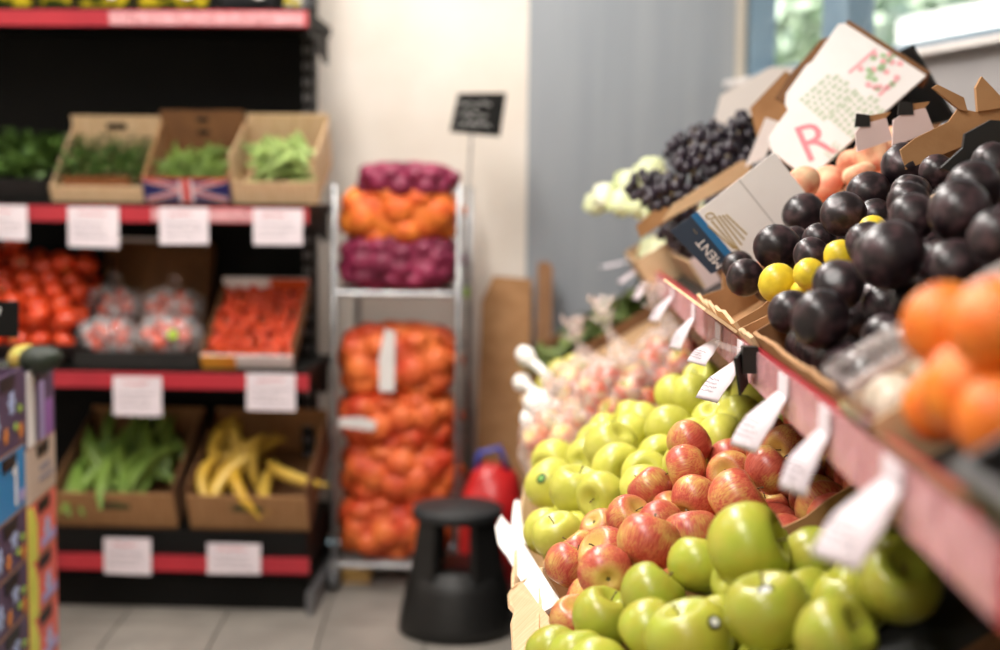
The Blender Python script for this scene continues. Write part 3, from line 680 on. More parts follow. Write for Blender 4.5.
# cartons of the upper tier
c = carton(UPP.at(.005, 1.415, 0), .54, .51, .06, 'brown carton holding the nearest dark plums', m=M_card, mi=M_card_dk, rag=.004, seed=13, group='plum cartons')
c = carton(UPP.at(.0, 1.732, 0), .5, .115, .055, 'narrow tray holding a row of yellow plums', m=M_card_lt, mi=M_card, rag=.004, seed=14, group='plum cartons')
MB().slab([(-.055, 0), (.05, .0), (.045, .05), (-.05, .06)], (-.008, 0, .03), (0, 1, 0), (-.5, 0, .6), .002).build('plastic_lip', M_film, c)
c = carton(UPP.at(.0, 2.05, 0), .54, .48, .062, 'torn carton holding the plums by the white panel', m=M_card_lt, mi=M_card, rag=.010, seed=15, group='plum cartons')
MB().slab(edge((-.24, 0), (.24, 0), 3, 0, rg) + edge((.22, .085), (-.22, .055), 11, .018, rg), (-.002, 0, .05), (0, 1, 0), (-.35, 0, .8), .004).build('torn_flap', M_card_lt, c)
# white side wall with navy end, standing between plums and peaches
SY = 2.30; S0 = atY(711, 273, SY)
t = thing('carton_board', 'white carton side wall with navy end and gold emblem between plums and peaches', 'box', S0)
def sp(x, y): q = atY(x, y, SY) - S0; return (q.x, q.z)
U_, V_ = (1, 0, 0), (0, 0, 1)
MB().slab([sp(738, 262), sp(697, 212), sp(774, 152), sp(826, 220), sp(800, 262)], (0, 0, 0), U_, V_, .006).build('white_board', M_white, t)
MB().slab([sp(711, 274), sp(670, 231), sp(691, 216), sp(731, 264)], (0, 0, 0), U_, V_, .006).build('navy_end', M_navy, t)
MB().slab([sp(731, 264), sp(691, 216), sp(697, 212), sp(739, 261)], (0, -.0005, 0), U_, V_, .0065).build('blue_band', M_blue, t)
a, b = sp(738, 180), sp(786, 240); MB().slab([a, b, (b[0] + .002, b[1] + .001), (a[0] + .002, a[1] + .001)], (0, -.003, 0), U_, V_, .001).build('fold_line', mat('fold grey', (190, 184, 180), rough=.7), t)
mb = MB()
for k in range(6):
    a, b = sp(707 + k * 3.6, 222 - k * 2.6 + 2 * abs(k - 2)), sp(733 + k * 2.6, 255 - k * 2.2 - 3 * abs(k - 2)); mb.slab([a, b, (b[0] + .0022, b[1] + .0016), (a[0] + .0022, a[1] + .0016)], (0, -.0035, 0), U_, V_, .001)
cx_, cz_ = sp(710, 216); mb.tube([(cx_ + .007 * math.cos(a * .6), -.0035, cz_ + .005 * math.sin(a * .6)) for a in range(11)], .0012, 5)
mb.build('gold_emblem', M_gold, t)
cx_, cz_ = sp(710, 253); decal(text_mesh('MENT', .022, M_white), t, (cx_, -.0036, cz_), (-.65, 0, .76), (-.76, 0, -.65))
cx_, cz_ = sp(693, 233); decal(text_mesh('...', .016, M_gold), t, (cx_, -.0036, cz_), (-.65, 0, .76), (-.76, 0, -.65), 'small_print')
MB().bbox((.02, .0, -.03), (.25, .02, .0)).build('hinge_fold', M_card, t)
# big white lid with the pink letter
A0 = atY(808, 178, 2.55); A1 = atY(923, 76, 2.62); A2 = atY(842, 25, 2.68)
ua = (A1 - A0); vb = (A2 - A1); la = ua.length; ua.normalize(); lb = vb.length; vb.normalize()
mw = Matrix.Identity(4)
nb = ua.cross(vb).normalized()
vb2 = nb.cross(ua)
for i in range(3): mw[i][0] = ua[i]; mw[i][1] = vb2[i]; mw[i][2] = nb[i]; mw[i][3] = A0[i]
t = thing('carton_board', 'large white carton lid with big pink letter standing behind the peaches', 'box', mw)
inv = mw.inverted()
def lp(x, y):
    r = ray(x, y); tt = ((A0 - CPOS).dot(nb)) / r.dot(nb); q = inv @ (CPOS + r * tt); return (q.x, q.y)
pts = [lp(808, 180), lp(926, 76), lp(845, 24), lp(838, 25), lp(812, 62), lp(806, 66), lp(786, 94), lp(785, 104), lp(788, 110), lp(768, 138), lp(772, 152)]
MB().slab(pts, (0, 0, 0), (1, 0, 0), (0, 1, 0), .006).build('lid_board', M_white, t)
MB().slab([lp(926, 76), lp(845, 24), lp(848, 21), lp(930, 73)], (0, 0, -.02), (1, 0, 0), (0, 1, 0), .05).build('lid_edge', M_card_dk, t)
MB().slab([lp(812, 60), lp(786, 96), lp(776, 90), lp(790, 68), lp(822, 32), lp(832, 28)], (0, 0, -.03), (1, 0, 0), (0, 1, 0), .004).build('rear_flap', M_card_dk, t)
q0, q1 = lp(811, 172), lp(830, 138)
ctr = lp(812, 156)
d = decal(text_mesh('R', .108, M_pink), t, (ctr[0] + .022, ctr[1] + .014, .0036), (1, -.45, 0), (.45, 1, 0))
ct = lp(834, 152); decal(text_mesh('ISE', .030, M_greenp), t, (ct[0], ct[1], .0036), (1, 0.05, 0), (0, 1, 0))
rg = random.Random(5)
for (x, y), n_ in (((827, 98), 6), ((856, 116), 6)):
    cx, cy = lp(x, y); mb = MB()
    for k in range(n_):
        xx = -.05
        while xx < .05:
            w_ = rg.uniform(.008, .02); mb.bbox((cx + xx * .8, cy - .03 + k * .011, .0031), (cx + xx * .8 + w_ * .8, cy - .03 + k * .011 + .007, .0037)); xx += w_ + .006
    mb.build('green_print', M_greenp, t)
cx, cy = lp(880, 72); mb = MB(); mg = MB()
for k in range(26):
    a = rg.uniform(0, 6.28); q = rg.random() ** .6 * .035; (mb if k % 2 else mg).lathe([(.0062, 0), (.0062, .0006)], 8, (cx + q * math.cos(a) * 1.2, cy + q * math.sin(a), .0031))
mb.build('cherry_print', mat('overexposed pink print', (240, 176, 180), rough=.6), t); mg.build('leaf_print', mat('leaf green print', (172, 198, 156), rough=.6), t)  # print colours paled to carry the overexposure of the lid
for (x, y, l) in ((862, 62, .07), (888, 88, .05)):
    cx, cy = lp(x, y); MB().bbox((cx - l / 2, cy - .003, .0031), (cx + l / 2, cy + .003, .0037)).build('pink_print', MATS['overexposed pink print'], t)
# carton that carries the peaches, and dark inside behind the lid
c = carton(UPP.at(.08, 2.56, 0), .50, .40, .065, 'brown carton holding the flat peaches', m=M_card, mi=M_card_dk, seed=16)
o = thing('dark_carton', 'open dark carton leaning behind the white lid', 'box', UPP.at(.40, 2.86, .02).mw())
MB().slab([(-.12, 0), (.20, 0), (.20, .20), (-.1, .24)], (0, 0, 0), (1, 0, 0), (0, 0, 1), .006).build('rear_board', M_blackm, o)
MB().slab([(0, 0), (.2, 0), (.2, .20), (0, .2)], (.20, -.2, 0), (0, 1, 0), (0, 0, 1), .006).build('side_board', M_black, o)
# flaps of pinkish boxes and torn brown carton higher on the slope
for i, (poly, Y) in enumerate([([(857, 152), (892, 140), (886, 118), (862, 124), (855, 133)], 2.20), ([(892, 147), (934, 130), (925, 108), (905, 112), (893, 120)], 2.16)]):
    Pw = [atY(x, y, Y) for x, y in poly]; o = Pw[0]; t = thing('carton_flap', ['pinkish carton flap behind the flat peaches', 'pinkish carton flap beside the torn brown carton'][i], 'box', (o.x, o.y, o.z))
    pol = [((p - o).x, (p - o).z) for p in Pw]; MB().slab(pol, (0, 0, 0), (1, 0, 0), (0, .0, 1), .005).build('board', mat('pinkish board', (224, 200, 196), rough=.7), t)
    k = pol[3]; MB().slab([(k[0] - .012, k[1] - .005), (k[0] + .012, k[1] - .004), (k[0] + .01, k[1] + .014), (k[0] - .01, k[1] + .016)], (0, -.003, 0), (1, 0, 0), (0, 0, 1), .004).build('black_corner', M_black, t)
    MB().slab([pol[2], pol[3], (pol[3][0] + .004, pol[3][1] + .012), (pol[2][0] + .008, pol[2][1] + .01)], (0, .012, 0), (1, 0, 0), (0, 0, 1), .022).build('rolled_edge', M_card, t)
o0 = atY(925, 160, 2.0); t = thing('torn_carton', 'torn brown corrugated carton with upright tabs near the wall', 'box', (o0.x, o0.y, o0.z))
def wl(x, y): p = atY(x, y, 2.0) - o0; return (p.x, p.z)
MB().slab([wl(905, 170), wl(1030, 118), wl(1030, 95), wl(992, 104), wl(975, 112), wl(958, 108), wl(948, 122), wl(915, 138), wl(900, 150)], (0, 0, 0), (1, 0, 0), (0, 0, 1), .006).build('side_board', M_card, t)
MB().slab([wl(958, 110), wl(931, 88), wl(936, 85), wl(962, 98), wl(966, 112)], (0, -.004, 0), (1, 0, 0), (0, 0, 1), .01).build('tab', M_card, t)
MB().slab([wl(976, 112), wl(974, 88), wl(980, 77), wl(1000, 98), wl(1002, 108)], (0, -.004, 0), (1, 0, 0), (0, 0, 1), .01).build('tab', M_card, t)
MB().slab([wl(905, 170), wl(1030, 118), wl(1030, 140), wl(905, 190)], (0, .05, 0), (1, 0, 0), (0, 0, 1), .09).build('inner_fold', M_card_dk, t)
o0 = atY(945, 175, 1.70); t = thing('black_carton', 'black and yellow carton end above the near plums', 'box', (o0.x, o0.y, o0.z))
def wl(x, y): p = atY(x, y, 1.70) - o0; return (p.x, p.z)
MB().slab([wl(940, 168), wl(962, 176), wl(1005, 148), wl(1012, 122), wl(990, 120), wl(964, 134), wl(962, 148)], (0, 0, 0), (1, 0, 0), (0, 0, 1), .008).build('black_board', M_black, t)
MB().slab([wl(975, 170), wl(1020, 150), wl(1060, 100), wl(1060, 190), wl(985, 196)], (0, -.02, 0), (1, 0, 0), (0, 0, 1), .006).build('yellow_board', mat('yellow print', (232, 190, 60), rough=.6), t)
MB().slab([wl(916, 205), wl(978, 162), wl(981, 166), wl(918, 209)], (0, -.01, 0), (1, 0, 0), (0, 0, 1), .012).build('rim', M_card_lt, t)

# oranges and clear punnets at the near end
ora = [(945, 390, 46, .085), (952, 345, 40, .10), (998, 355, 40, .10), (905, 385, 26, .05), (1010, 400, 44, .08), (985, 320, 26, .07)]
fill_carton(ora, UPP, .085, (.02, .4, .80, 1.02), 'orange', 'orange', 'round orange in the nearest carton by the plastic punnets', 'orange', 'oranges at the near end', .036, rng, (.030, .040), stem=False, nfill=False, grow=1.15,
            zone=('round orange', ('by the price rail', 'mid tray', 'high in the tray'), ('next to the black crate', 'amid oranges', 'next to the clear punnets')))
c = carton(UPP.at(.0, .93, 0), .5, .26, .045, 'low brown tray holding the oranges', m=M_card_dk, mi=M_black, seed=18)
c = carton(UPP.at(.0, 1.105, 0), .5, .11, .05, 'slim green and purple tray of clear punnets', m=mat('olive print', (150, 146, 70), (120, 80, 90), rough=.6, scale=20), mi=M_card_lt, seed=19)
def punnet(fr, L, W, h, label):
    t = thing('punnet', label, 'punnet', fr.mw(), 'clear punnets beside the oranges')
    mb = MB(); a = [(0, 0), (L, 0), (L, W), (0, W)]; e = .012
    lo_ = [(x + (e if x == 0 else -e), y + (e if y == 0 else -e), 0) for x, y in a]; hi_ = [(x, y, h) for x, y in a]
    mb.add(lo_ + hi_, [(3, 2, 1, 0)] + [(i, (i + 1) % 4, 4 + (i + 1) % 4, 4 + i) for i in range(4)]); mb.build('tub', M_film, t)
    mb = MB(); mb.tube([hi_[0], hi_[1], hi_[2], hi_[3], hi_[0]], .004, 6); mb.build('rim', M_film, t)
    MB().slab([(0, 0), (W * .6, 0), (W * .6, .018), (0, .018)], (-.002, W * .2, h - .016), (0, 1, 0), (.1, 0, 1), .001).build('label_strip', mat('purple label', (84, 50, 66), rough=.5), t)
    return t
f1 = UPP.at(.005, 1.055, .012); punnet(f1, .10, .098, .07, 'clear plastic punnet with purple label nearest the rail')
f2 = UPP.at(.115, 1.055, .012); punnet(f2, .11, .098, .07, 'clear plastic punnet with purple label higher up the slope')
f3 = UPP.at(.235, 1.055, .012); punnet(f3, .11, .098, .07, 'clear plastic punnet with purple label uppermost by the plums')
KIND['kiwi'] = [round_mesh('kiwi', mat('pale wrapped fruit', (196, 182, 160), (228, 214, 196), rough=.35, scale=2), 1.05, .92)]
for k, (fr, nm) in enumerate(((f1, 'nearest the rail'), (f2, 'in the middle'), (f3, 'uppermost by the plums'))):
    for i in range(2):
        for j in range(2):
            fruit('kiwi', 'pale_plum', fr.P(.03 + i * .043, .03 + j * .04, .030), .020, 'pale round fruit inside the clear punnet ' + nm, 'fruit', 'fruit in the clear punnets', None, rng, False)
# black crate at the near end
t = thing('black_crate', 'black plastic crate at the near end of the upper tier', 'crate', UPP.at(.0, .66, 0).mw())
for nm, a, b in (('base_panel', (0, -.12, 0), (.5, .12, .006)), ('front_panel', (0, -.12, .006), (.008, .12, .075)), ('back_panel', (.492, -.12, .006), (.5, .12, .075)), ('side_panel', (.008, -.12, .006), (.492, -.112, .075)), ('side_panel', (.008, .112, .006), (.492, .12, .075))):
    MB().bbox(a, b).build(nm, M_black, t)

# far end: grapes and lettuces
c = carton(UPP.at(.05, 3.12, 0), .49, .46, .07, 'pale carton heaped with black grapes', m=M_card_lt, mi=mat('pinkish board', (224, 200, 196), rough=.7), seed=22, hb=.12)
gm = round_mesh('grape', M_grape, 1.1, .95, n=10, K=8)
rg = random.Random(17)
M_twig = mat('grape twig', (112, 92, 54), rough=.8)
for k, (x, y, Y) in enumerate([(716, 150, 3.1), (738, 140, 3.15), (700, 165, 3.0), (690, 150, 3.3), (665, 192, 3.2), (672, 200, 3.0), (728, 165, 2.98), (752, 128, 3.2), (650, 188, 3.3), (708, 140, 3.35)] + [(None, UPP.P(a_, b_, .045), 0) for a_ in (.12, .23, .34, .45) for b_ in (2.96, 3.09, 3.22, 3.3)][:15] + [(None, UPP.P(a_, b_, .10), 0) for a_ in (.10, .22, .34) for b_ in (3.02, 3.16, 3.28)]):
    p = atY(x, y, Y) if x is not None else y
    t = thing('grape_bunch', 'bunch of black grapes heaped in the far pale carton', 'grapes', p, 'black grape bunches on the upper tier')
    MB().tube([(-.02, 0, -.03), (0, 0, .01), (.01, .01, .05)], .0025, 5).build('twig', M_twig, t)
    for i in range(30):
        z = 1 - 2 * (i + .5) / 30; a = 2.4 * i; q = math.sqrt(1 - z * z)
        g_ = obj('grape', gm, t); s_ = .0115 * rg.uniform(.9, 1.1); g_.scale = (s_, s_, s_)
        g_.location = (q * math.cos(a) * .05 + rg.uniform(-.006, .006), q * math.sin(a) * .05, z * .036 + rg.uniform(-.005, .005))
p = atY(745, 108, 3.45); t = thing('carton_board', 'plain whitish carton board leaning behind the black grapes', 'box', (p.x, p.y, p.z))
MB().slab([(-.10, -.14), (.10, -.06), (.12, .10), (.06, .10), (-.06, .03)], (0, 0, 0), (1, 0, 0), (0, .15, 1), .005).build('board', mat('greyed white board', (218, 208, 200), rough=.7), t)
p = atY(780, 108, 2.85); t = thing('carton_flap', 'bent brown carton flap left of the white lid', 'box', (p.x, p.y, p.z))
MB().slab([(-.045, -.06), (.02, -.03), (.055, .035), (.01, .075), (-.06, .0)], (0, 0, 0), (1, 0, 0), (0, .1, 1), .005).build('board', M_card, t)
MB().slab([(-.07, -.12), (-.03, -.10), (.0, -.03), (-.03, -.02)], (0, -.01, 0), (1, 0, 0), (0, .1, 1), .004).build('white_tape', M_white, t)
for i, (x, y, wd) in enumerate([(680, 215, 1.0), (640, 232, 1.0)]):
    pass
for k, (poly, m, lb) in enumerate([([(662, 222), (748, 176), (752, 164), (742, 160), (672, 205)], M_card_lt, 'tan carton edge below the black grapes'), ([(640, 238), (676, 215), (678, 202), (652, 212), (636, 226)], M_card, 'brown carton flap below the lettuces')]):
    Pw = [atY(x, y, 2.86 + .1 * k) for x, y in poly]; o = Pw[0]; t = thing('carton_edge', lb, 'box', (o.x, o.y, o.z))
    pol = [((p_ - o).x, (p_ - o).z) for p_ in Pw]; MB().slab(pol, (0, 0, 0), (1, 0, 0), (0, .0, 1), .006).build('board', m, t)
c = carton(UPP.at(-.03, 3.75, 0), .5, .60, .09, 'pale carton of small lettuces', m=M_card_lt, mi=M_card_lt, seed=23, group=None)
M_let = mat('pale lettuce leaf', (240, 240, 214), (206, 218, 150), rough=.5, scale=6)
def lettuce(p, r, label, group, rg):
    t = thing('lettuce', label, 'lettuce', p, group)
    round_mesh_ = round_mesh('heart', M_let, .85, .8, n=14, K=10); h = obj('heart', round_mesh_, t); h.scale = (r, r, r)
    for k in range(9):
        a = 6.283 * k / 9 + rg.uniform(-.3, .3); mb = MB(); rows = []
        for i in range(5):
            f = i / 4; el = -.5 + 1.7 * f; q = r * (1.0 + .12 * math.sin(f * 9)); 
            for j in range(5):
                b = (j - 2) / 2 * .55 * math.sin(.5 + f * 2.2); rr = q * (1 + .06 * math.cos(j * 3 + i * 2))
                rows.append((rr * math.cos(el) * math.cos(a + b), rr * math.cos(el) * math.sin(a + b), rr * math.sin(el)))
        mb.add(rows, [(i * 5 + j, i * 5 + j + 1, i * 5 + j + 6, i * 5 + j + 5) for i in range(4) for j in range(4)])
        mb.build('leaf', M_let, t, True)
rg = random.Random(4)
for k, (x, y, Y, r_) in enumerate([(606, 198, 3.9, .042), (628, 186, 3.9, .045), (645, 178, 4.0, .042), (652, 172, 3.7, .04), (622, 204, 3.7, .04), (640, 205, 3.55, .042), (660, 212, 3.4, .04), (596, 205, 4.0, .035)] + [(None, UPP.P(a_, b_, .055), 0, .045) for a_ in (.04, .14, .24) for b_ in (3.53, 3.66, 3.79, 3.92)]):
    lettuce(atY(x, y, Y) if x is not None else y, r_, 'small pale green lettuce head at the far end of the upper tier', 'lettuces on the upper tier', rg)

# ------------------------------------------------------------------ shelving unit at the back
BY = onZ(180, 607).y - .06; BXR = atY(305, 300, BY).x; BXL = BXR - 1.36
SZ = {k: atY(190, y, BY).z for k, y in ((0, 557), (1, 374), (2, 207.5), (3, 11))}
BACKY = BY + .47
unit = thing('shelving_unit', 'black steel gondola shelving with red price rails', 'shelf', ((BXL + BXR) / 2, BY, 0))
def upart(mb, name, m, parent=None, smooth=False):
    o = mb.build(name, m, parent or unit, smooth)
    if parent is None: o.matrix_parent_inverse = unit.matrix_basis.inverted()
    return o
upart(MB().bbox((BXL, BACKY, 0), (atY(316, 60, BACKY).x, (BACKY + .02), 2.6)), 'back_panel', M_blackm)
upart(MB().bbox((BXL, BY + .06, 0), (BXR, BACKY, .10)), 'plinth', M_blackm)
XU = atY(313, 60, BACKY - .04).x - .012
for x in (BXL - .02, XU):
    mb = MB(); mb.bbox((x - .02, (BACKY - .08), 0), (x + .02, BACKY, 2.6)); u = upart(mb, 'upright', M_blackm)
    sl = MB()
    for k in range(46): sl.bbox((x - .012, BACKY - .082, .25 + k * .05), (x - .003, BACKY - .0795, .28 + k * .05)); sl.bbox((x + .004, BACKY - .082, .25 + k * .05), (x + .013, BACKY - .0795, .28 + k * .05))
    s = sl.build('slot_row', mat('slot grey', (120, 120, 122), rough=.4), u); s['kind'] = 'stuff'
for x in (BXL, BXR + .012):
    upart(MB().bbox((x - .012, BY, 0), (x + .012, BY + .46, .07)), 'foot', mat('grey steel foot', (110, 110, 112), rough=.4, metal=.5))
for k, z in SZ.items():
    top = z + (.075 if k == 0 else .012); th_ = .10 if k == 0 else .03
    sh = upart(MB().bbox((BXL, BY + .012, top - th_), (BXR, BACKY, top)), 'shelf_board', M_blackm)
    rl = MB().bbox((BXL, BY - .004, z - .044), (BXR + .01, BY + .011, z + .002)).build('price_rail', M_red, sh)
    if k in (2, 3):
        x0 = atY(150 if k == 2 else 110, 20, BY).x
        MB().bbox((x0, BY - .008, z - .040), (BXR, BY - .005, z - .003)).build('label_holder_glare', M_holder_glare, sh)  # strip laid only where the rail shows glare, glare painted as pink tint
    for x in (BXL + .01, BXR - .01):
        MB().slab([(0, 0), (.44, 0), (.44, -.09), (.36, -.09)], (x, BY + .02, top - th_), (0, 1, 0), (0, 0, 1), .004).build('bracket', M_blackm, sh)
rg = random.Random(31)
cards = [(5, 222, 46, 34, 'below the dark greens'), (93.5, 227, 52, 40, 'below the herb carton'), (184, 226, 50, 37, 'below the flag carton'), (278, 227, 50, 36, 'below the pale bean carton'),
         (137.5, 396, 50, 40, 'below the bagged tomatoes'), (271, 392, 50, 38, 'below the cherry tomatoes'), (127.5, 556, 49, 37, 'below the green plantains'), (234, 559, 55, 32, 'below the yellow bananas')]
for x, y, w_, h_, where in cards:
    p = atY(x, y, BY - .014); s_ = BY / FPX
    t = thing('price_card', 'white price card on red rail ' + where, 'price tag', p, 'price cards on the shelving')
    MB().slab([(-w_ / 2 * s_, -h_ / 2 * s_), (w_ / 2 * s_, -h_ / 2 * s_ + rg.uniform(-.004, .004)), (w_ / 2 * s_, h_ / 2 * s_), (-w_ / 2 * s_, h_ / 2 * s_)], (0, 0, 0), (1, 0, 0), (0, 0, 1), .0015).build('card', M_paper, t)
    decal(scribble(w_ * s_ * .8, h_ * s_ * .5, 3, mat('grey ink', (150, 142, 150), rough=.8), rg, .0012), t, (0, -.0015, -.01), (1, 0, 0), (0, 0, 1), 'handwriting')
    decal(scribble(w_ * s_ * .6, h_ * s_ * .12, 1, M_inkred, rg, .0016), t, (0, -.0015, h_ * s_ * .32), (1, 0, 0), (0, 0, 1), 'heading')
# packets on the top shelf
M_py = mat('yellow packet', (214, 190, 40), (60, 70, 20), rough=.3, scale=14, lo=.5, hi=.56); M_pd = mat('dark packet', (44, 44, 46), (190, 190, 180), rough=.3, scale=10, lo=.6, hi=.66); M_pw = mat('white packet', (230, 225, 225), (214, 196, 60), rough=.3, scale=9, lo=.55, hi=.6)
for k, (x0, x1, m, lb) in enumerate([(-30, 34, M_py, 'yellow packet at the far end of the top shelf'), (36, 72, M_py, 'small yellow packet with dark marks on the top shelf'), (76, 132, M_py, 'yellow and white packet beside the small yellow one'), (136, 212, M_py, 'wide yellow packet on the top shelf'), (216, 280, M_pd, 'dark packet on the top shelf'), (283, 303, M_pw, 'narrow white and yellow packet at the upright')]):
    A = atY(x0, 15, BY + .10); B = atY(x1, 15, BY + .10); cx = (A.x + B.x) / 2; wd = (B.x - A.x) * .96; zt = SZ[3] + .012
    t = thing('snack_packet', lb, 'packet', (cx, BY + .10, zt), 'packets on the top shelf'); mb = MB(); vs = []
    for i in range(9):
        f = i / 8; d_ = .004 + .034 * math.sin(math.pi * min(1, max(0, f))) ** .6
        for j in range(10):
            a = 6.283 * j / 10; vs.append((math.cos(a) * wd / 2, math.sin(a) * d_, f * .2))
    mb.add(vs, [(i * 10 + j, i * 10 + (j + 1) % 10, (i + 1) * 10 + (j + 1) % 10, (i + 1) * 10 + j) for i in range(8) for j in range(10)] + [list(range(9, -1, -1))])
    mb.build('pouch', m, t, True)
    MB().bbox((-wd / 2, -.002, .2), (wd / 2, .002, .215)).build('top_seal', m, t)
    if k in (2, 3, 4): MB().lathe([(.024, 0), (.024, .001)], 14).build('round_badge', M_white, t).matrix_local = Matrix.Translation((wd * .22, -.038, .055)) @ Matrix.Rotation(R(90), 4, 'X')

def bfr(x, y_px, Y, ang, z=None):
    p = atY(x, y_px, Y); q = R(ang); return Frame((p.x, Y, z if z is not None else p.z), (0, math.cos(q), math.sin(q)), (-1, 0, 0))
def pxw(w_, Y): return w_ * Y / FPX
z2 = SZ[2] + .013; z1 = SZ[1] + .013; z0 = SZ[0] + .076
# shelf of greens
YA = BY + .05
fr = bfr(4, 200, YA, 20, z2 + .0)
t = thing('black_crate', 'black plastic crate of dark greens on the shelf', 'crate', fr.mw()); Wd = pxw(90, YA)
for nm, a, b in (('base_panel', (0, -Wd / 2, 0), (.36, Wd / 2, .006)), ('front_panel', (0, -Wd / 2, .006), (.008, Wd / 2, .07)), ('back_panel', (.352, -Wd / 2, .006), (.36, Wd / 2, .07)), ('side_panel', (.008, -Wd / 2, .006), (.352, -Wd / 2 + .008, .07)), ('side_panel', (.008, Wd / 2 - .008, .006), (.352, Wd / 2, .07))):
    MB().bbox(a, b).build(nm, M_black, t)
M_herb = mat('herb green', (78, 108, 38), (52, 82, 28), rough=.6, scale=30); M_herb2 = mat('mid green', (76, 104, 36), (52, 80, 26), rough=.55, scale=30)
leaf_pile('leafy_greens', fr, (.02, .34, -Wd / 2 + .02, Wd / 2 - .02, .02, .12), 700, .022, .012, M_herb2, 'dark leafy greens in the black crate on the shelf', 'greens', random.Random(41))
fr = bfr(98, 205, YA, 24, z2); Wd = pxw(94, YA)
c = carton(fr, .27, Wd, .05, 'pale carton of fine green herbs on the shelf', m=M_card_lt, mi=M_card_lt, hb=.17, seed=51, group='cartons on the greens shelf')
MB().slab([(-Wd * .38, .03), (Wd * .38, .03), (Wd * .36, .075), (-Wd * .36, .075)], (.012, 0, 0), (0, 1, 0), (0, 0, 1), .004).build('brown_insert', mat('brown insert', (132, 78, 38), rough=.8), c)
MB().slab([(-.03, .06), (.03, .06), (.03, .078), (-.03, .078)], (.262, 0, .07), (0, 1, 0), (0, 0, 1), .003).build('hand_hole', M_black, c)
leaf_pile('fine_herbs', fr, (.015, .25, -Wd / 2 + .012, Wd / 2 - .012, .02, .12), 1300, .020, .004, M_herb, 'finely cut dark green herbs in the pale carton', 'herbs', random.Random(42))
def bean_mesh(name, m, curl, l, r, n=6):
    K = 9; path = [(l * (i / (K - 1) - .5), curl * ((i / (K - 1) - .5) ** 2 - .1), 0) for i in range(K)]
    return MB().tube(path, [r * v for v in (.15, .7, 1, 1.02, 1.05, 1, .95, .65, .12)], n).mesh(name, m, True)
def scatter(fr, box, n, meshes, name, label, cat, group, rg, lay=.25, ang=1.0, jit=.35):
    s0, s1, a0, a1, w0, w1 = box
    for i in range(n):
        o = obj(name, rg.choice(meshes)); o.location = fr.P(rg.uniform(s0, s1), rg.uniform(a0, a1), w0 + (w1 - w0) * rg.random())
        d = fr.S * math.cos(an := rg.gauss(0, ang)) + fr.T * math.sin(an) + fr.N * rg.gauss(0, lay)
        q = d.normalized().to_track_quat('X', 'Z'); o.rotation_mode = 'QUATERNION'; o.rotation_quaternion = q @ Quaternion((1, 0, 0), rg.uniform(-jit, jit) * 6)
        tag(o, label, cat, group)
M_bean = mat('green bean', (118, 142, 64), (88, 114, 44), rough=.5, scale=20, var=.2); M_beanp = mat('pale green bean', (158, 178, 106), (128, 152, 76), rough=.5, scale=18, var=.18)
BE = [bean_mesh('green_bean', M_bean, c_, .11, .0045) for c_ in (.03, .06, -.02)]; BEP = [bean_mesh('pale_bean', M_beanp, c_, .15, .0085) for c_ in (.03, .07, -.02)]
fr = bfr(188, 206, YA, 24, z2); Wd = pxw(88, YA)
c = carton(fr, .27, Wd, .08, 'brown carton of green beans with red white and blue flag front', m=M_card_dk, mi=M_card, hb=.19, seed=52, group='cartons on the greens shelf')
# flag print on the front panel: flat strips
mb = MB(); hw, hh = Wd / 2, .08
def strip(pts, off): mb.add([(-off, x, y) for x, y in pts], [list(range(len(pts)))])
mf = [mat('flag navy', (34, 36, 96), rough=.5), mat('flag white', (226, 206, 214), rough=.5), mat('flag red', (214, 60, 44), rough=.5)]
mb.cm = 0; strip([(-hw, 0.004), (hw, 0.004), (hw, hh), (-hw, hh)], .0006)
def diag(a, b, wd, off):
    dx, dy = b[0] - a[0], b[1] - a[1]; l = math.hypot(dx, dy); px, py = -dy / l * wd, dx / l * wd
    strip([(a[0] + px, a[1] + py), (a[0] - px, a[1] - py), (b[0] - px, b[1] - py), (b[0] + px, b[1] + py)], off)
for a, b in (((-hw + .01, .01), (hw - .01, hh - .006)), ((-hw + .01, hh - .006), (hw - .01, .01))):
    mb.cm = 1; diag(a, b, .008, .0012); mb.cm = 2; diag(a, b, .003, .0018)
mb.cm = 1; strip([(-.022, .004), (.022, .004), (.022, hh), (-.022, hh)], .0024); strip([(-hw, hh * .5 - .014), (hw, hh * .5 - .014), (hw, hh * .5 + .014), (-hw, hh * .5 + .014)], .0022) if False else None
mb.cm = 2; strip([(-.010, .004), (.010, .004), (.010, hh), (-.010, hh)], .003); strip([(-hw, hh - .006), (hw, hh - .006), (hw, hh), (-hw, hh)], .003)
mb.build('flag_print', mf, c)
for y_ in (.155, .115): MB().slab([(-.018, 0), (.018, 0), (.018, .012), (-.018, .012)], (.263, 0, y_), (0, 1, 0), (0, 0, 1), .002).build('dark_print', M_black, c)
scatter(fr, (.05, .20, -Wd / 2 + .055, Wd / 2 - .055, .05, .10), 150, BE, 'green_bean', 'thin green bean in the carton with the flag front', 'bean', 'green beans in the flag carton', random.Random(43), .2, .9)
fr = bfr(276, 206, YA, 26, z2); Wd = pxw(86, YA)
c = carton(fr, .28, Wd, .07, 'deep tan carton of pale green beans', m=M_card_lt, mi=M_card_lt, hb=.17, hs=.15, seed=53, group='cartons on the greens shelf')
scatter(fr, (.08, .20, -Wd / 2 + .065, Wd / 2 - .065, .03, .12), 100, BEP, 'pale_bean', 'pale green flat bean in the deep tan carton', 'bean', 'pale beans in the tan carton', random.Random(44), .22, .8)
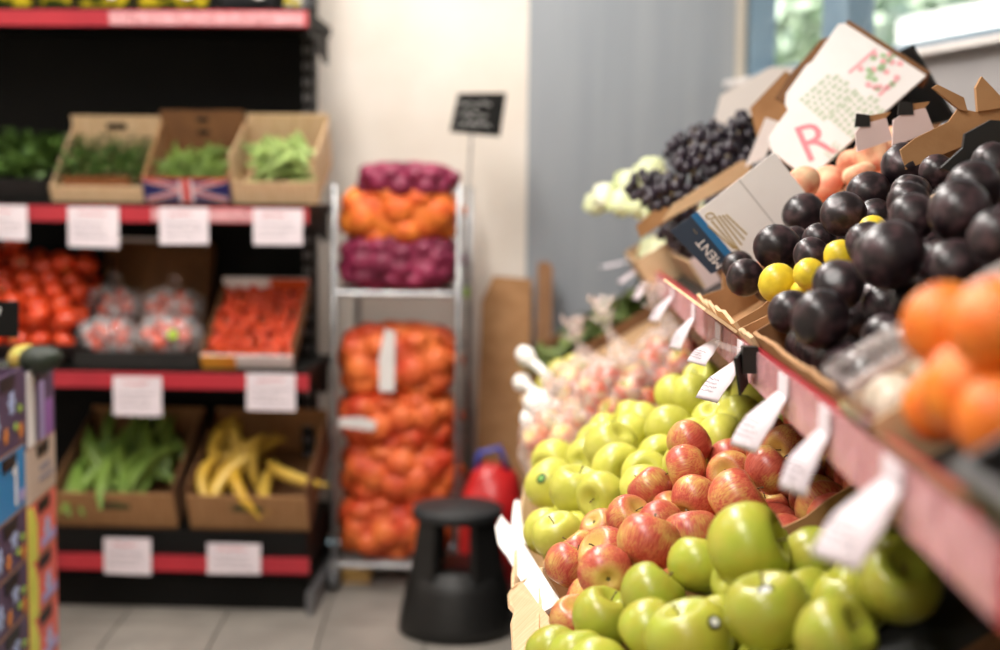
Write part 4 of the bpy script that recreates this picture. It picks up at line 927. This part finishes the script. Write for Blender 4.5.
# tomato shelf
fr = bfr(18, 372, YA, 32, z1 + .01); Wd = pxw(130, YA)
t = thing('black_crate', 'black plastic crate heaped with loose tomatoes', 'crate', fr.mw())
for nm, a, b in (('base_panel', (0, -Wd / 2, 0), (.42, Wd / 2, .006)), ('front_panel', (0, -Wd / 2, .006), (.008, Wd / 2, .06)), ('back_panel', (.412, -Wd / 2, .006), (.42, Wd / 2, .10)), ('side_panel', (.008, -Wd / 2, .006), (.412, -Wd / 2 + .008, .06)), ('side_panel', (.008, Wd / 2 - .008, .006), (.412, Wd / 2, .06))):
    MB().bbox(a, b).build(nm, M_black, t)
rg = random.Random(61); P = []; rad = []
for lay in range(2):
    for i in range(6):
        for j in range(5):
            P.append((.05 + i * .066 + rg.uniform(-.014, .014) + lay * .03, -Wd / 2 + .05 + j * .075 + (i % 2) * .035 + rg.uniform(-.014, .014), .045 + lay * .058 + rg.uniform(-.008, .012))); rad.append(rg.uniform(.033, .039))
Q, _ = relax(P, rad, [1] * len(P), (.008, -Wd / 2 + .008), (.41, Wd / 2 - .008), .006)
star = MB()
for k in range(5):
    a = 6.283 * k / 5; star.slab([(0, -.07), (.35, 0), (0, .07)], (0, 0, .72), (math.cos(a), math.sin(a), .12), (-math.sin(a), math.cos(a), 0), .015)
STAR = star.mesh('calyx', M_calyx)
for q, r_ in zip(Q, rad):
    o = fruit('tomato', 'tomato', fr.P(*q), r_, 'loose red tomato in the black crate, ' + ('at its front lip' if q[0] < .14 else 'in mid heap' if q[0] < .28 else 'against its back panel') + (', beside the bagged tomatoes' if q[1] < -Wd * .2 else ''), 'tomato', 'loose tomatoes', None, rg, False)
    if rg.random() < .3: obj('calyx', STAR, o)
# black tray with clear bags of tomatoes
fr = bfr(136, 375, BY + .03, 0, z1); Wd = pxw(128, BY)
t = thing('black_tray', 'black plastic tray under the bagged tomatoes', 'tray', fr.mw())
for nm, a, b in (('base_panel', (0, -Wd / 2, 0), (.38, Wd / 2, .006)), ('front_panel', (0, -Wd / 2, .006), (.008, Wd / 2, .045)), ('back_panel', (.372, -Wd / 2, .006), (.38, Wd / 2, .05)), ('side_panel', (.008, -Wd / 2, .006), (.372, -Wd / 2 + .008, .05)), ('side_panel', (.008, Wd / 2 - .008, .006), (.372, Wd / 2, .05))):
    MB().bbox(a, b).build(nm, M_black, t)
for k, (px, py, dy, lb) in enumerate([(108, 338, .09, 'front'), (170, 335, .09, 'front'), (112, 305, .24, 'rear'), (172, 308, .24, 'rear')]):
    p = atY(px, py, BY + .03 + dy); p.z = max(p.z, z1 + .08)
    r = (.102, .075, .068)
    where = ['at the front beside loose tomatoes', 'at the front beside cherry tomatoes', 'at the rear beside loose tomatoes', 'at the rear beside cherry tomatoes'][k]
    b_ = thing('tomato_bag', 'clear plastic bag of tomatoes on black tray ' + where, 'bag', p, 'bags of tomatoes on the tray')
    lumpy(*r, .05, .25, n=30, k=18, seed=70 + k, flat=-.8).build('film', M_film, b_, True)
    MB().tube([(0, 0, .055), (.01, -.02, .075), (.02, -.035, .09)], [.03, .008, .022], 10, caps=False).build('tied_neck', M_film, b_, True)
    if k == 1: MB().lathe([(.016, 0), (.016, .001)], 12).build('round_label', mat('lime label', (176, 206, 70), rough=.5), b_).matrix_local = Matrix.Translation((.03, -.078, .01)) @ Matrix.Rotation(R(90), 4, 'X')
    for i in range(10):
        z = 1 - 2 * (i + .5) / 10; a = 2.4 * i; q = math.sqrt(1 - z * z)
        fruit('tomato', 'tomato', p + V(q * math.cos(a) * .062, q * math.sin(a) * .044, z * .034), .025 * rg.uniform(.92, 1.05), 'red tomato inside the clear bag ' + where, 'tomato', 'tomatoes inside the bags', None, rg, False)
fr = bfr(160, 372, BY + .36, 75, z1); c = carton(fr, .36, pxw(100, 4.6), .10, 'brown carton standing behind the bagged tomatoes', m=M_card_dk, mi=M_card_dk, seed=55)
MB().bbox((.352, -.15, .098), (.362, .15, .106)).build('white_edge', M_white, c)
fr = bfr(248, 372, BY + .04, 33, z1); Wd = pxw(94, BY)
c = carton(fr, .36, Wd, .05, 'printed carton of cherry tomatoes with orange and white edges', m=M_white, mi=M_card_dk, hb=.075, seed=56)
M_op = mat('orange print', (232, 120, 40), (240, 170, 60), rough=.5, scale=8)
MB().bbox((-.003, Wd * .12, .0), (-.0005, Wd / 2, .05)).build('orange_print', M_op, c)
MB().bbox((.348, -Wd / 2, .04), (.3515, -Wd * .05, .076)).build('orange_print', mat('red orange print', (226, 92, 40), rough=.5), c)
MB().bbox((.348, -Wd * .05, .04), (.3515, Wd / 2, .076)).build('white_print', M_white, c)
KIND['cherry'] = [round_mesh('cherry_tomato', mat('cherry tomato skin', (184, 44, 26), (206, 80, 34), rough=.25, scale=1.2, var=.15), .95, 1, 0, .1, n=10, K=8)]
for i in range(15):
    for j in range(11):
        fruit('cherry', 'cherry_tomato', fr.P(.022 + i * .0225 + rg.uniform(-.004, .004), -Wd / 2 + .022 + j * (Wd - .044) / 10 + rg.uniform(-.009, .009), .030 + .014 * rg.random() + (.006 if (i + j) % 2 else 0)), .0135 * rg.uniform(.9, 1.1), 'small cherry tomato in the carton with orange edges', 'tomato', 'cherry tomatoes', None, rg, False)
# bottom shelf: plantains
def plantain(name, m, l, r, curl):
    K = 13; path = [(l * (i / (K - 1) - .5), curl * (1 - (2 * i / (K - 1) - 1) ** 2), 0) for i in range(K)]
    return MB().tube(path, [r * v for v in (.22, .3, .62, .86, .97, 1, 1, 1, .98, .9, .7, .42, .2)], 8).mesh(name, m, False)
M_plg = mat('green plantain skin', (92, 122, 46), (124, 150, 66), rough=.45, scale=6, var=.2); M_ply = mat('yellow banana skin', (190, 148, 42), (208, 174, 74), rough=.45, scale=5, var=.15)
GP = [plantain('green_plantain', M_plg, .24, .020, c_) for c_ in (.02, .035)]; YB = [plantain('yellow_banana', M_ply, .21, .019, c_) for c_ in (.03, .05)]
for k, (cx, wd, ms, nm, lb, cat, clb, n_) in enumerate([(118, 126, GP, 'green_plantain', 'long green plantain lying in the bottom shelf carton', 'plantain', 'brown carton of green plantains on the bottom shelf', 30), (250, 124, YB, 'yellow_banana', 'ripe yellow banana lying in the bottom shelf carton', 'banana', 'brown carton of yellow bananas on the bottom shelf', 20)]):
    fr = bfr(cx, 530, BY + .04, 24, z0); Wd = pxw(wd, BY)
    c = carton(fr, .43, Wd, .125, clb, m=M_card, mi=M_card_dk, hb=.16, hs=.15, seed=57 + k, group='cartons on the bottom shelf')
    MB().slab([(-.045, 0), (.045, 0), (.05, .02), (.0, .028), (-.05, .018)], (-.0008, 0, .068), (0, 1, 0), (0, 0, 1), .0012).build('dark_print', mat('faded print', (74, 62, 40), (90, 96, 50), rough=.8, scale=30), c)
    MB().bbox((.0, -.04, .0), (.0, .04, .001)) 
    rg2 = random.Random(80 + k); 
    for i in range(n_):
        s_lab = lb + (', at the front' if i < n_ * .35 else ', mid heap' if i <= n_ * .75 else ', against the back')
        o = obj(nm, rg2.choice(ms)); f = i / n_
        s_ = .07 + .27 * f + rg2.uniform(-.02, .02); tt = rg2.uniform(-Wd / 2 + .05, Wd / 2 - .05)
        o.location = fr.P(s_, tt, .075 + .045 * rg2.random())
        an = rg2.gauss(0, .5 if k == 0 else .95); d = fr.S * math.cos(an) + fr.T * math.sin(an) + fr.N * rg2.uniform(.1, .55)
        if i > n_ * .75: d += fr.N * .6
        if abs((fr.inv(Vector(o.location)) + V(0, 0, 0)).y + .1 * math.sin(an)) > Wd / 2 - .03: d = fr.S + fr.N * .3
        o.rotation_mode = 'QUATERNION'; o.rotation_quaternion = d.normalized().to_track_quat('X', 'Z') @ Quaternion((1, 0, 0), rg2.uniform(-.8, .8)); tag(o, s_lab, cat, nm.replace('_', ' ') + 's on the bottom shelf')

# ------------------------------------------------------------------ wire rack with net sacks
RY0, RY1 = 4.30, 4.80; XA = atY(334, 400, RY0).x; XB = atY(458, 400, RY0).x
rack = thing('wire_rack', 'chrome trolley rack with posts and casters beside the black shelving', 'rack', ((XA + XB) / 2, 4.6, 0))
def rpart(mb, name, m, smooth=False):
    o = mb.build(name, m, rack, smooth); o.matrix_parent_inverse = rack.matrix_basis.inverted(); return o
ZB = atY(400, 563, 4.34).z; ZM = atY(400, 293, 4.34).z; ZT = atY(400, 185, 4.34).z
for x in (XA, XB):
    for y in (RY0, RY1):
        rpart(MB().tube([(x, y, .09), (x, y, ZT)], .011, 10), 'post', M_steel, True)
        cst = rpart(MB().box((x, y, .085), (.03, .03, .03)), 'caster_fork', M_steel)
        cw = MB(); cw.lathe([(.010, -.012), (.038, -.012), (.040, 0), (.038, .012), (.010, .012)], 14); cwo = cw.build('wheel', mat('grey rubber', (90, 90, 92), rough=.6), cst, True)
        cwo.matrix_local = Matrix.Translation((x, y + .01, .041)) @ Matrix.Rotation(R(90), 4, 'Y')
for z in (ZB, ZM):
    rpart(MB().tube([(XA, RY0, z), (XB, RY0, z), (XB, RY1, z), (XA, RY1, z), (XA, RY0, z)], .009, 8), 'shelf_frame', M_steel)
    for k in range(11):
        y = RY0 + .03 + k * .046; rpart(MB().tube([(XA, y, z), (XB, y, z)], .004, 6), 'shelf_wire', M_steel)
for z in (.75, .45):
    rpart(MB().tube([(XA, RY1, z), (XB, RY1, z)], .006, 6), 'back_rail', M_steel)
M_netO = mat('orange net sack', (244, 140, 50), (224, 92, 34), rough=.55, scale=16, bump=.5, bscale=140); M_netR = mat('red orange net sack', (238, 122, 56), (204, 62, 32), rough=.5, scale=9, bump=.5, bscale=140)
M_netP = mat('purple net sack', (150, 40, 78), (102, 22, 52), rough=.5, scale=14, bump=.5, bscale=140)
xc = (XA + XB) / 2; hwid = (XB - XA) / 2
def sack(z, h, m, label, seed, seeds, bump, dx=0, wid=None, yaw=0, label_tag=False, ydep=.17):
    wd = wid or hwid * 1.0; t = thing('net_sack', label, 'sack', Matrix.Translation((xc + dx - .012, 4.50, z + h / 2)) @ Matrix.Rotation(yaw, 4, 'Z'), 'net sacks on the wire rack')
    lumpy(wd, ydep, h / 2 * 1.16, seeds, bump, n=150, k=70, seed=seed, sup=3.4, flat=-.9).build('net', m, t, True)
    mb = MB(); mb.tube([(wd * .93, -.02, .0), (wd * .99, -.05, .01), (wd * 1.02, -.09, .012)], [.03, .012, .025], 10); mb.build('tied_end', m, t, True)
    if label_tag: MB().slab([(-.022, -.10), (.026, -.10), (.018, .09), (-.016, .10), (-.03, .0)], (-.01, -ydep - .012, .02), (1, 0, 0), (.06, -.03, 1), .0015).build('paper_label', M_white, t)
    return t
pz = lambda y: atY(395, y, 4.38).z
sack(pz(290) , pz(236) - pz(290), M_netP, 'purple net sack of red onions lying on the rack shelf', 1, .055, .42)
o = sack(pz(243), pz(186) - pz(243), M_netO, 'bright orange net sack of oranges between two purple sacks', 2, .082, .36, dx=.0)
sack(pz(199), pz(163) - pz(199), M_netP, 'purple net sack of red onions on top of the pile', 3, .055, .42, dx=.02, wid=hwid * .80)
zz = [(559, 498), (505, 444), (450, 392), (398, 330)]
names = ['orange net sack lying at the bottom of the rack', 'orange net sack second from the rack bottom', 'orange net sack below the one with the white label', 'orange net sack with long white paper label on top of the lower pile']
for k, (a, b) in enumerate(zz):
    sack(pz(a), pz(b) - pz(a), M_netR, names[k], 10 + k, .075, .36, dx=[-.005, .005, -.005, 0][k], yaw=.03 * (-1) ** k, label_tag=(k == 3))
    if k == 2: MB().slab([(-.17, -.01), (-.06, -.022), (-.05, .008), (-.10, .022), (-.17, .018)], (0, -.184, .0), (1, 0, 0), (0, -.05, 1), .0015).build('paper_label', M_white, [o_ for o_ in COL.objects if o_.name.startswith('net_sack')][-1])
# chalk sign on a rod
pb = atY(478, 114, 4.5); pf = atY(463, 292, 4.5)
t = thing('chalk_sign', 'small black chalk price board on a thin rod above the rack', 'sign', (pb.x, 4.5, pb.z))
s_ = 4.5 / FPX
MB().slab([(-28 * s_, -18 * s_), (22 * s_, -22 * s_), (28 * s_, 21 * s_), (-20 * s_, 20 * s_)], (0, 0, 0), (1, 0, 0), (0, 0, 1), .006).build('board', M_blackm, t)
decal(scribble(40 * s_, 30 * s_, 3, M_chalk, random.Random(9), .0011), t, (0, -.004, 0), (1, 0, -.05), (0.1, 0, 1), 'chalk_writing')
MB().tube([(-.02, .006, -.04), (pf.x - pb.x, 0.0, pf.z - pb.z)], .004, 6).build('rod', M_steel, t)
MB().box((pf.x - pb.x + .005, 0, pf.z - pb.z), (.03, .03, .03)).build('clamp', mat('lime clamp', (150, 190, 60), rough=.5), t)
p = atY(355, 600, 4.42); t = thing('wooden_block', 'small pale wooden block under the wire rack', 'block', (p.x, 4.45, 0))
MB().bbox((-.05, -.04, 0), (.05, .04, .045)).build('block_body', mat('pale pine', (196, 158, 92), (176, 136, 74), rough=.7, stretch=(1, 8, 8)), t)
MB().bbox((-.044, -.042, .012), (.044, -.0395, .016)).build('saw_groove', M_card_dk, t)

# ------------------------------------------------------------------ step stool, red bag, leaning cardboard
YS = onZ(457, 646).y + .165; ps = atY(457, 600, YS); t = thing('step_stool', 'round black plastic step stool on the tiled floor', 'stool', (ps.x, YS, 0))
ZS = atY(465, 506, YS).z
MB().lathe([(.165, 0), (.172, .004), (.168, .04), (.15, .13), (.138, .175), (.13, .18), (.125, .172), (.15, .03), (.155, 0)], 32).build('base', M_black, t, True)
MB().lathe([(0.001, ZS - .035), (.118, ZS - .035), (.128, ZS - .03), (.132, ZS - .008), (.126, ZS), (.001, ZS + .002)], 32).build('seat', mat('worn black rubber', (40, 42, 44), (28, 29, 30), rough=.6, scale=9), t, True)
MB().lathe([(.02, .165), (.135, .17), (.135, .185), (.02, .186)], 32).build('step', M_black, t, True)
for k in range(4):
    a = R(45 + 90 * k); u = V(-math.sin(a), math.cos(a), 0); c0 = V(math.cos(a), math.sin(a), 0)
    mb = MB(); A = c0 * .125 + V(0, 0, .17); B = c0 * .105 + V(0, 0, ZS - .03)
    mb.add([A - u * .05 - c0 * .012, A + u * .05 - c0 * .012, A + u * .05 + c0 * .012, A - u * .05 + c0 * .012, B - u * .035 - c0 * .012, B + u * .035 - c0 * .012, B + u * .035 + c0 * .012, B - u * .035 + c0 * .012],
           [(0, 3, 2, 1), (4, 5, 6, 7), (0, 1, 5, 4), (1, 2, 6, 5), (2, 3, 7, 6), (3, 0, 4, 7)]); mb.build('leg', M_black, t)
ps = atY(492, 520, 4.3); t = thing('red_bag', 'bulging red plastic bag standing behind the step stool', 'bag', (ps.x, 4.3, 0))
o = lumpy(.105, .10, .22, .09, .15, n=32, k=24, seed=5, flat=-.95, sup=2.8).build('bag_body', mat('red plastic', (206, 46, 44), (186, 30, 34), rough=.3, scale=6), t, True); o.location = (0, 0, .209)
MB().tube([(-.05, -.02, .40), (-.04, -.03, .46), (.02, -.03, .48), (.05, -.02, .41)], .010, 8).build('blue_handle', mat('blue plastic', (70, 84, 170), rough=.4), t, True)
A = atY(482, 470, 4.80); t = thing('flattened_carton', 'tan flattened carton leaning on the wall behind the stool', 'box', (atY(503, 470, 4.8).x, 4.72, 0))
hgt = atY(503, 280, 4.8).z; hw_ = pxw(26, 4.75)
MB().slab([(-hw_ * 1.1, 0), (hw_, 0), (hw_ * 1.02, hgt), (-hw_ * .5, hgt + .01), (-hw_ * .95, hgt - .08)], (0, .0, 0), (1, 0, 0), (0, .16, 1), .012).build('board', M_card, t)
MB().slab([(-hw_, 0), (hw_ * .8, 0), (hw_ * .8, hgt * .94), (-hw_ * .7, hgt * .95)], (.0, .02, 0), (1, 0, 0), (0, .16, 1), .008).build('rear_sheet', M_card_dk, t)
t = thing('wooden_plank', 'narrow brown wooden plank leaning on the grey wall', 'plank', (atY(541, 470, 4.68).x, 4.62, 0))
hgt = atY(541, 262, 4.75).z
MB().slab([(-.028, 0), (.028, 0), (.03, hgt - .02), (.012, hgt), (-.022, hgt - .005)], (0, 0, 0), (1, 0, 0), (0, .15, 1), .03).build('plank_board', mat('brown wood', (150, 108, 70), (128, 88, 54), rough=.7, scale=9, stretch=(8, 8, 1)), t)

# ------------------------------------------------------------------ stacked printed cartons on the left
def stack_frame(x_px, Y, z):
    p = atY(x_px, 400, Y); return p
far = atY(27, 510, 3.0); far.z = 0; _f2 = atY(56, 492, 3.275); _f2.z = 0; dirn = (_f2 - far).normalized(); lft = V(-dirn.y, dirn.x, 0)
ZQ = [atY(27, y, 3.0).z for y in (374, 452, 510, 568, 626, 684)]
M_purp = mat('dark purple print', (88, 68, 96), (76, 58, 86), rough=.55, scale=5); M_coral = mat('coral print', (236, 116, 100), (226, 100, 88), rough=.55, scale=4)
M_beige = mat('beige print', (206, 184, 166), (196, 172, 154), rough=.6, scale=5); M_cyan = mat('sky blue print', (36, 134, 196), rough=.5); M_lime = mat('lime yellow print', (234, 226, 96), (212, 212, 80), rough=.5, scale=20)
M_lil = mat('lilac print', (176, 160, 206), rough=.5); M_org = mat('orange flower print', (226, 138, 50), rough=.5); M_lgreen = mat('leaf print', (150, 180, 70), rough=.5); M_vio = mat('violet print', (150, 96, 170), rough=.5)
M_pbl = mat('pale blue flower print', (176, 190, 226), rough=.5)
def flower(m, r):
    mb = MB()
    for k in range(6):
        a = 6.283 * k / 6; mb.slab([(0, -.1 * r), (.6 * r, -.26 * r), (r, 0), (.6 * r, .26 * r), (0, .1 * r)], (0, 0, 0), (math.cos(a), math.sin(a), 0), (-math.sin(a), math.cos(a), 0), .0012)
    return mb.mesh('flower_print', m)
FLB, FLO = flower(M_pbl, .030), flower(M_org, .02)
leafm = MB().slab([(-.02, 0), (0, .01), (.024, 0), (0, -.01)], (0, 0, 0), (1, 0, 0), (0, 1, 0), .0012).mesh('leaf_print', M_lgreen)
def stack_box(base, z, h, L, m, label, style, group):
    mw = Matrix(((dirn.x, lft.x, 0, base.x), (dirn.y, lft.y, 0, base.y), (0, 0, 1, z), (0, 0, 0, 1)))
    # local x: along the aisle away from viewer, local y: to the left, z up; aisle face is y = 0
    t = thing('printed_carton', label, 'box', mw, group); Wd = .38; k = .005
    MB().bbox((0, 0, 0), (L, Wd, k)).build('base_panel', M_card, t)
    for nm, a, b in (('aisle_panel', (0, 0, k), (L, k, h)), ('rear_panel', (0, Wd - k, k), (L, Wd, h)), ('end_panel', (0, k, k), (k, Wd - k, h)), ('end_panel', (L - k, k, k), (L, Wd - k, h))):
        MB().bbox(a, b).build(nm, m, t)
    hx = L * .55
    MB().slab([(hx - .05, h - .032), (hx + .05, h - .032), (hx + .058, h - .004), (hx - .058, h - .004)], (0, -.0012, 0), (1, 0, 0), (0, 0, 1), .002).build('hand_hole', M_black, t)
    U, Vv = (1, 0, 0), (0, 0, 1)
    if style in ('purple', 'blue'):
        rg_ = random.Random(int(z * 1000))
        if style == 'purple':
            for (fx, fz, me, nm) in ((.07, .05, FLB, 'flower_print'), (.19, .075, FLB, 'flower_print'), (.14, .03, FLO, 'flower_print'), (.22, .035, leafm, 'leaf_print'), (.255, .06, leafm, 'leaf_print'), (.26, .025, FLO, 'flower_print')):
                if fx < L: decal(me, t, (fx * L / .29, -.0012, fz * h / .12), U, Vv, nm)
        else:
            MB().bbox((L * .70, -.0015, .02), (L * .76, -.0003, h * .82)).build('white_numeral', M_white, t); MB().slab([(L * .64, h * .66), (L * .70, h * .82), (L * .70, h * .66)], (0, -.001, 0), U, Vv, .001).build('white_numeral_flag', M_white, t)
            MB().bbox((L * .82, -.0015, .02), (L * .97, -.0003, .045)).build('pale_print', M_lil, t)
    if style == 'coral':
        MB().slab([(0, 0), (L * .30, 0), (L * .30, h * .62), (L * .18, h * .95), (0, h)], (0, -.0012, 0), U, Vv, .002).build('lime_corner', M_lime, t)
        decal(FLB, t, (L * .66, -.0012, h * .38), U, Vv, 'flower_print')
        MB().bbox((L * .45, -.0016, h * .1), (L * .95, -.0004, h * .26)).build('lilac_print', M_lil, t)
    if style == 'beige':
        MB().bbox((L * .42, -.0015, h * .3), (L * .9, -.0003, h * .38)).build('grey_print', MATS['grey ink'], t); MB().bbox((L * .45, -.0015, h * .48), (L * .8, -.0003, h * .58)).build('grey_print', MATS['grey ink'], t)
    if style == 'striped':
        MB().bbox((L * .05, -.0015, 0.004), (L * .30, -.0003, h)).build('white_stripe', M_white, t); MB().bbox((L * .45, -.0015, .004), (L * .62, -.0003, h * .95)).build('lilac_stripe', M_lil, t)
        MB().bbox((L * .66, -.0015, .004), (L * .9, -.0003, h * .5)).build('violet_print', M_vio, t)
    return t
LS = .275
zs = [(.08, ZQ[5] - .08, 'coral', M_coral), (ZQ[5], ZQ[4] - ZQ[5], 'coral', M_coral), (ZQ[4], ZQ[3] - ZQ[4], 'coral', M_coral), (ZQ[3], ZQ[2] - ZQ[3], 'coral', M_coral), (ZQ[2], ZQ[1] - ZQ[2], 'beige', M_beige), (ZQ[1], ZQ[0] - ZQ[1], 'striped', M_purp)]
for i, (z, h, st, m) in enumerate(zs):
    lb = {'coral': 'coral printed carton with lime yellow corner, ' + ['lowest of its stack', 'second from the pallet', 'third from the pallet', 'directly under the beige carton'][min(i, 3)], 'beige': 'beige printed carton above the coral cartons', 'striped': 'purple carton with white stripe on top of the coral stack'}[st]
    stack_box(far, z, h, LS, m, lb, st, 'cartons of the coral stack')
near = far - dirn * .305
zs = [(.08, .12, 'purple'), (.20, .12, 'purple'), (.32, .12, 'purple'), (.44, .12, 'purple'), (.56, .14, 'blue'), (.70, .17, 'purple')]
for i, (z, h, st) in enumerate(zs):
    lb = ['dark purple flowered carton at the bottom of its stack', 'dark purple flowered carton second from the pallet', 'dark purple flowered carton third from the pallet', 'dark purple flowered carton directly under the blue carton', 'bright blue carton with white numeral in the purple stack', 'dark purple flowered carton on top of the blue carton'][i]
    stack_box(near, z, h, .295, M_cyan if st == 'blue' else M_purp, lb, st, 'cartons of the purple stack')
mwp = Matrix(((dirn.x, lft.x, 0, near.x), (dirn.y, lft.y, 0, near.y), (0, 0, 1, 0), (0, 0, 0, 1)))
t = thing('pallet', 'low wooden pallet under the printed cartons', 'pallet', mwp)
for k in range(5): MB().bbox((-.02, .0 + k * .08, .06), (.60, .06 + k * .08, .079)).build('slat', M_card_dk, t)
for k in range(3): MB().bbox((.0 + k * .26, 0, 0), (.06 + k * .26, .38, .06)).build('bearer', M_card_dk, t)
# avocado in the top carton, chalk card
KIND['avo'] = [round_mesh('avocado', mat('dark avocado skin', (26, 32, 26), (40, 50, 34), rough=.3, scale=5, bump=.4, bscale=30), 1.3, .9, egg=-.2), ]
KIND['mango'] = [round_mesh('mango', mat('mango skin', (176, 178, 84), (200, 150, 80), rough=.4, scale=2), 1.2, .95, egg=-.1)]
for k, (x, y, kd, nm, r_, lb) in enumerate([(41, 357, 'avo', 'avocado', .038, 'dark glossy avocado on top of the striped carton'), (26, 352, 'mango', 'mango', .034, 'yellow green mango beside the dark avocado')]):
    p = atY(x, y, 3.08 + .03 * k); p.z = ZQ[0] + .012 + r_ * .3
    fruit(kd, nm, p, r_, lb, 'fruit', None, (1, .4, .15), rng, False)
for k, (u_, v_) in enumerate([(.06, .05), (.06, .13), (.06, .22), (.14, .06), (.15, .16), (.15, .26), (.22, .08), (.22, .19), (.07, .31), (.21, .30)]):
    p = far + dirn * u_ + lft * (v_ + .01); p.z = ZQ[0] - .022
    fruit('avo', 'avocado', p, .032, 'dark avocado lying inside the striped carton', 'fruit', 'avocados inside the striped carton', (1, .3 * k, .1), rng, False)
p = atY(4, 318, 2.86)
t = thing('chalk_card', 'small black chalk price card stuck in the purple stack', 'sign', (p.x, p.y, p.z))
MB().slab([(-.10, -.04), (.03, -.04), (.033, .036), (-.10, .036)], (0, 0, 0), (1, 0, 0), (0, 0, 1), .004).build('board', M_blackm, t)
decal(scribble(.10, .06, 2, M_chalk, random.Random(12), .002), t, (-.035, -.003, 0), (1, 0, 0), (0, 0, 1), 'chalk_writing')
MB().tube([(-.03, .004, -.04), (-.03, .006, -.13)], .003, 6).build('rod', M_steel, t)
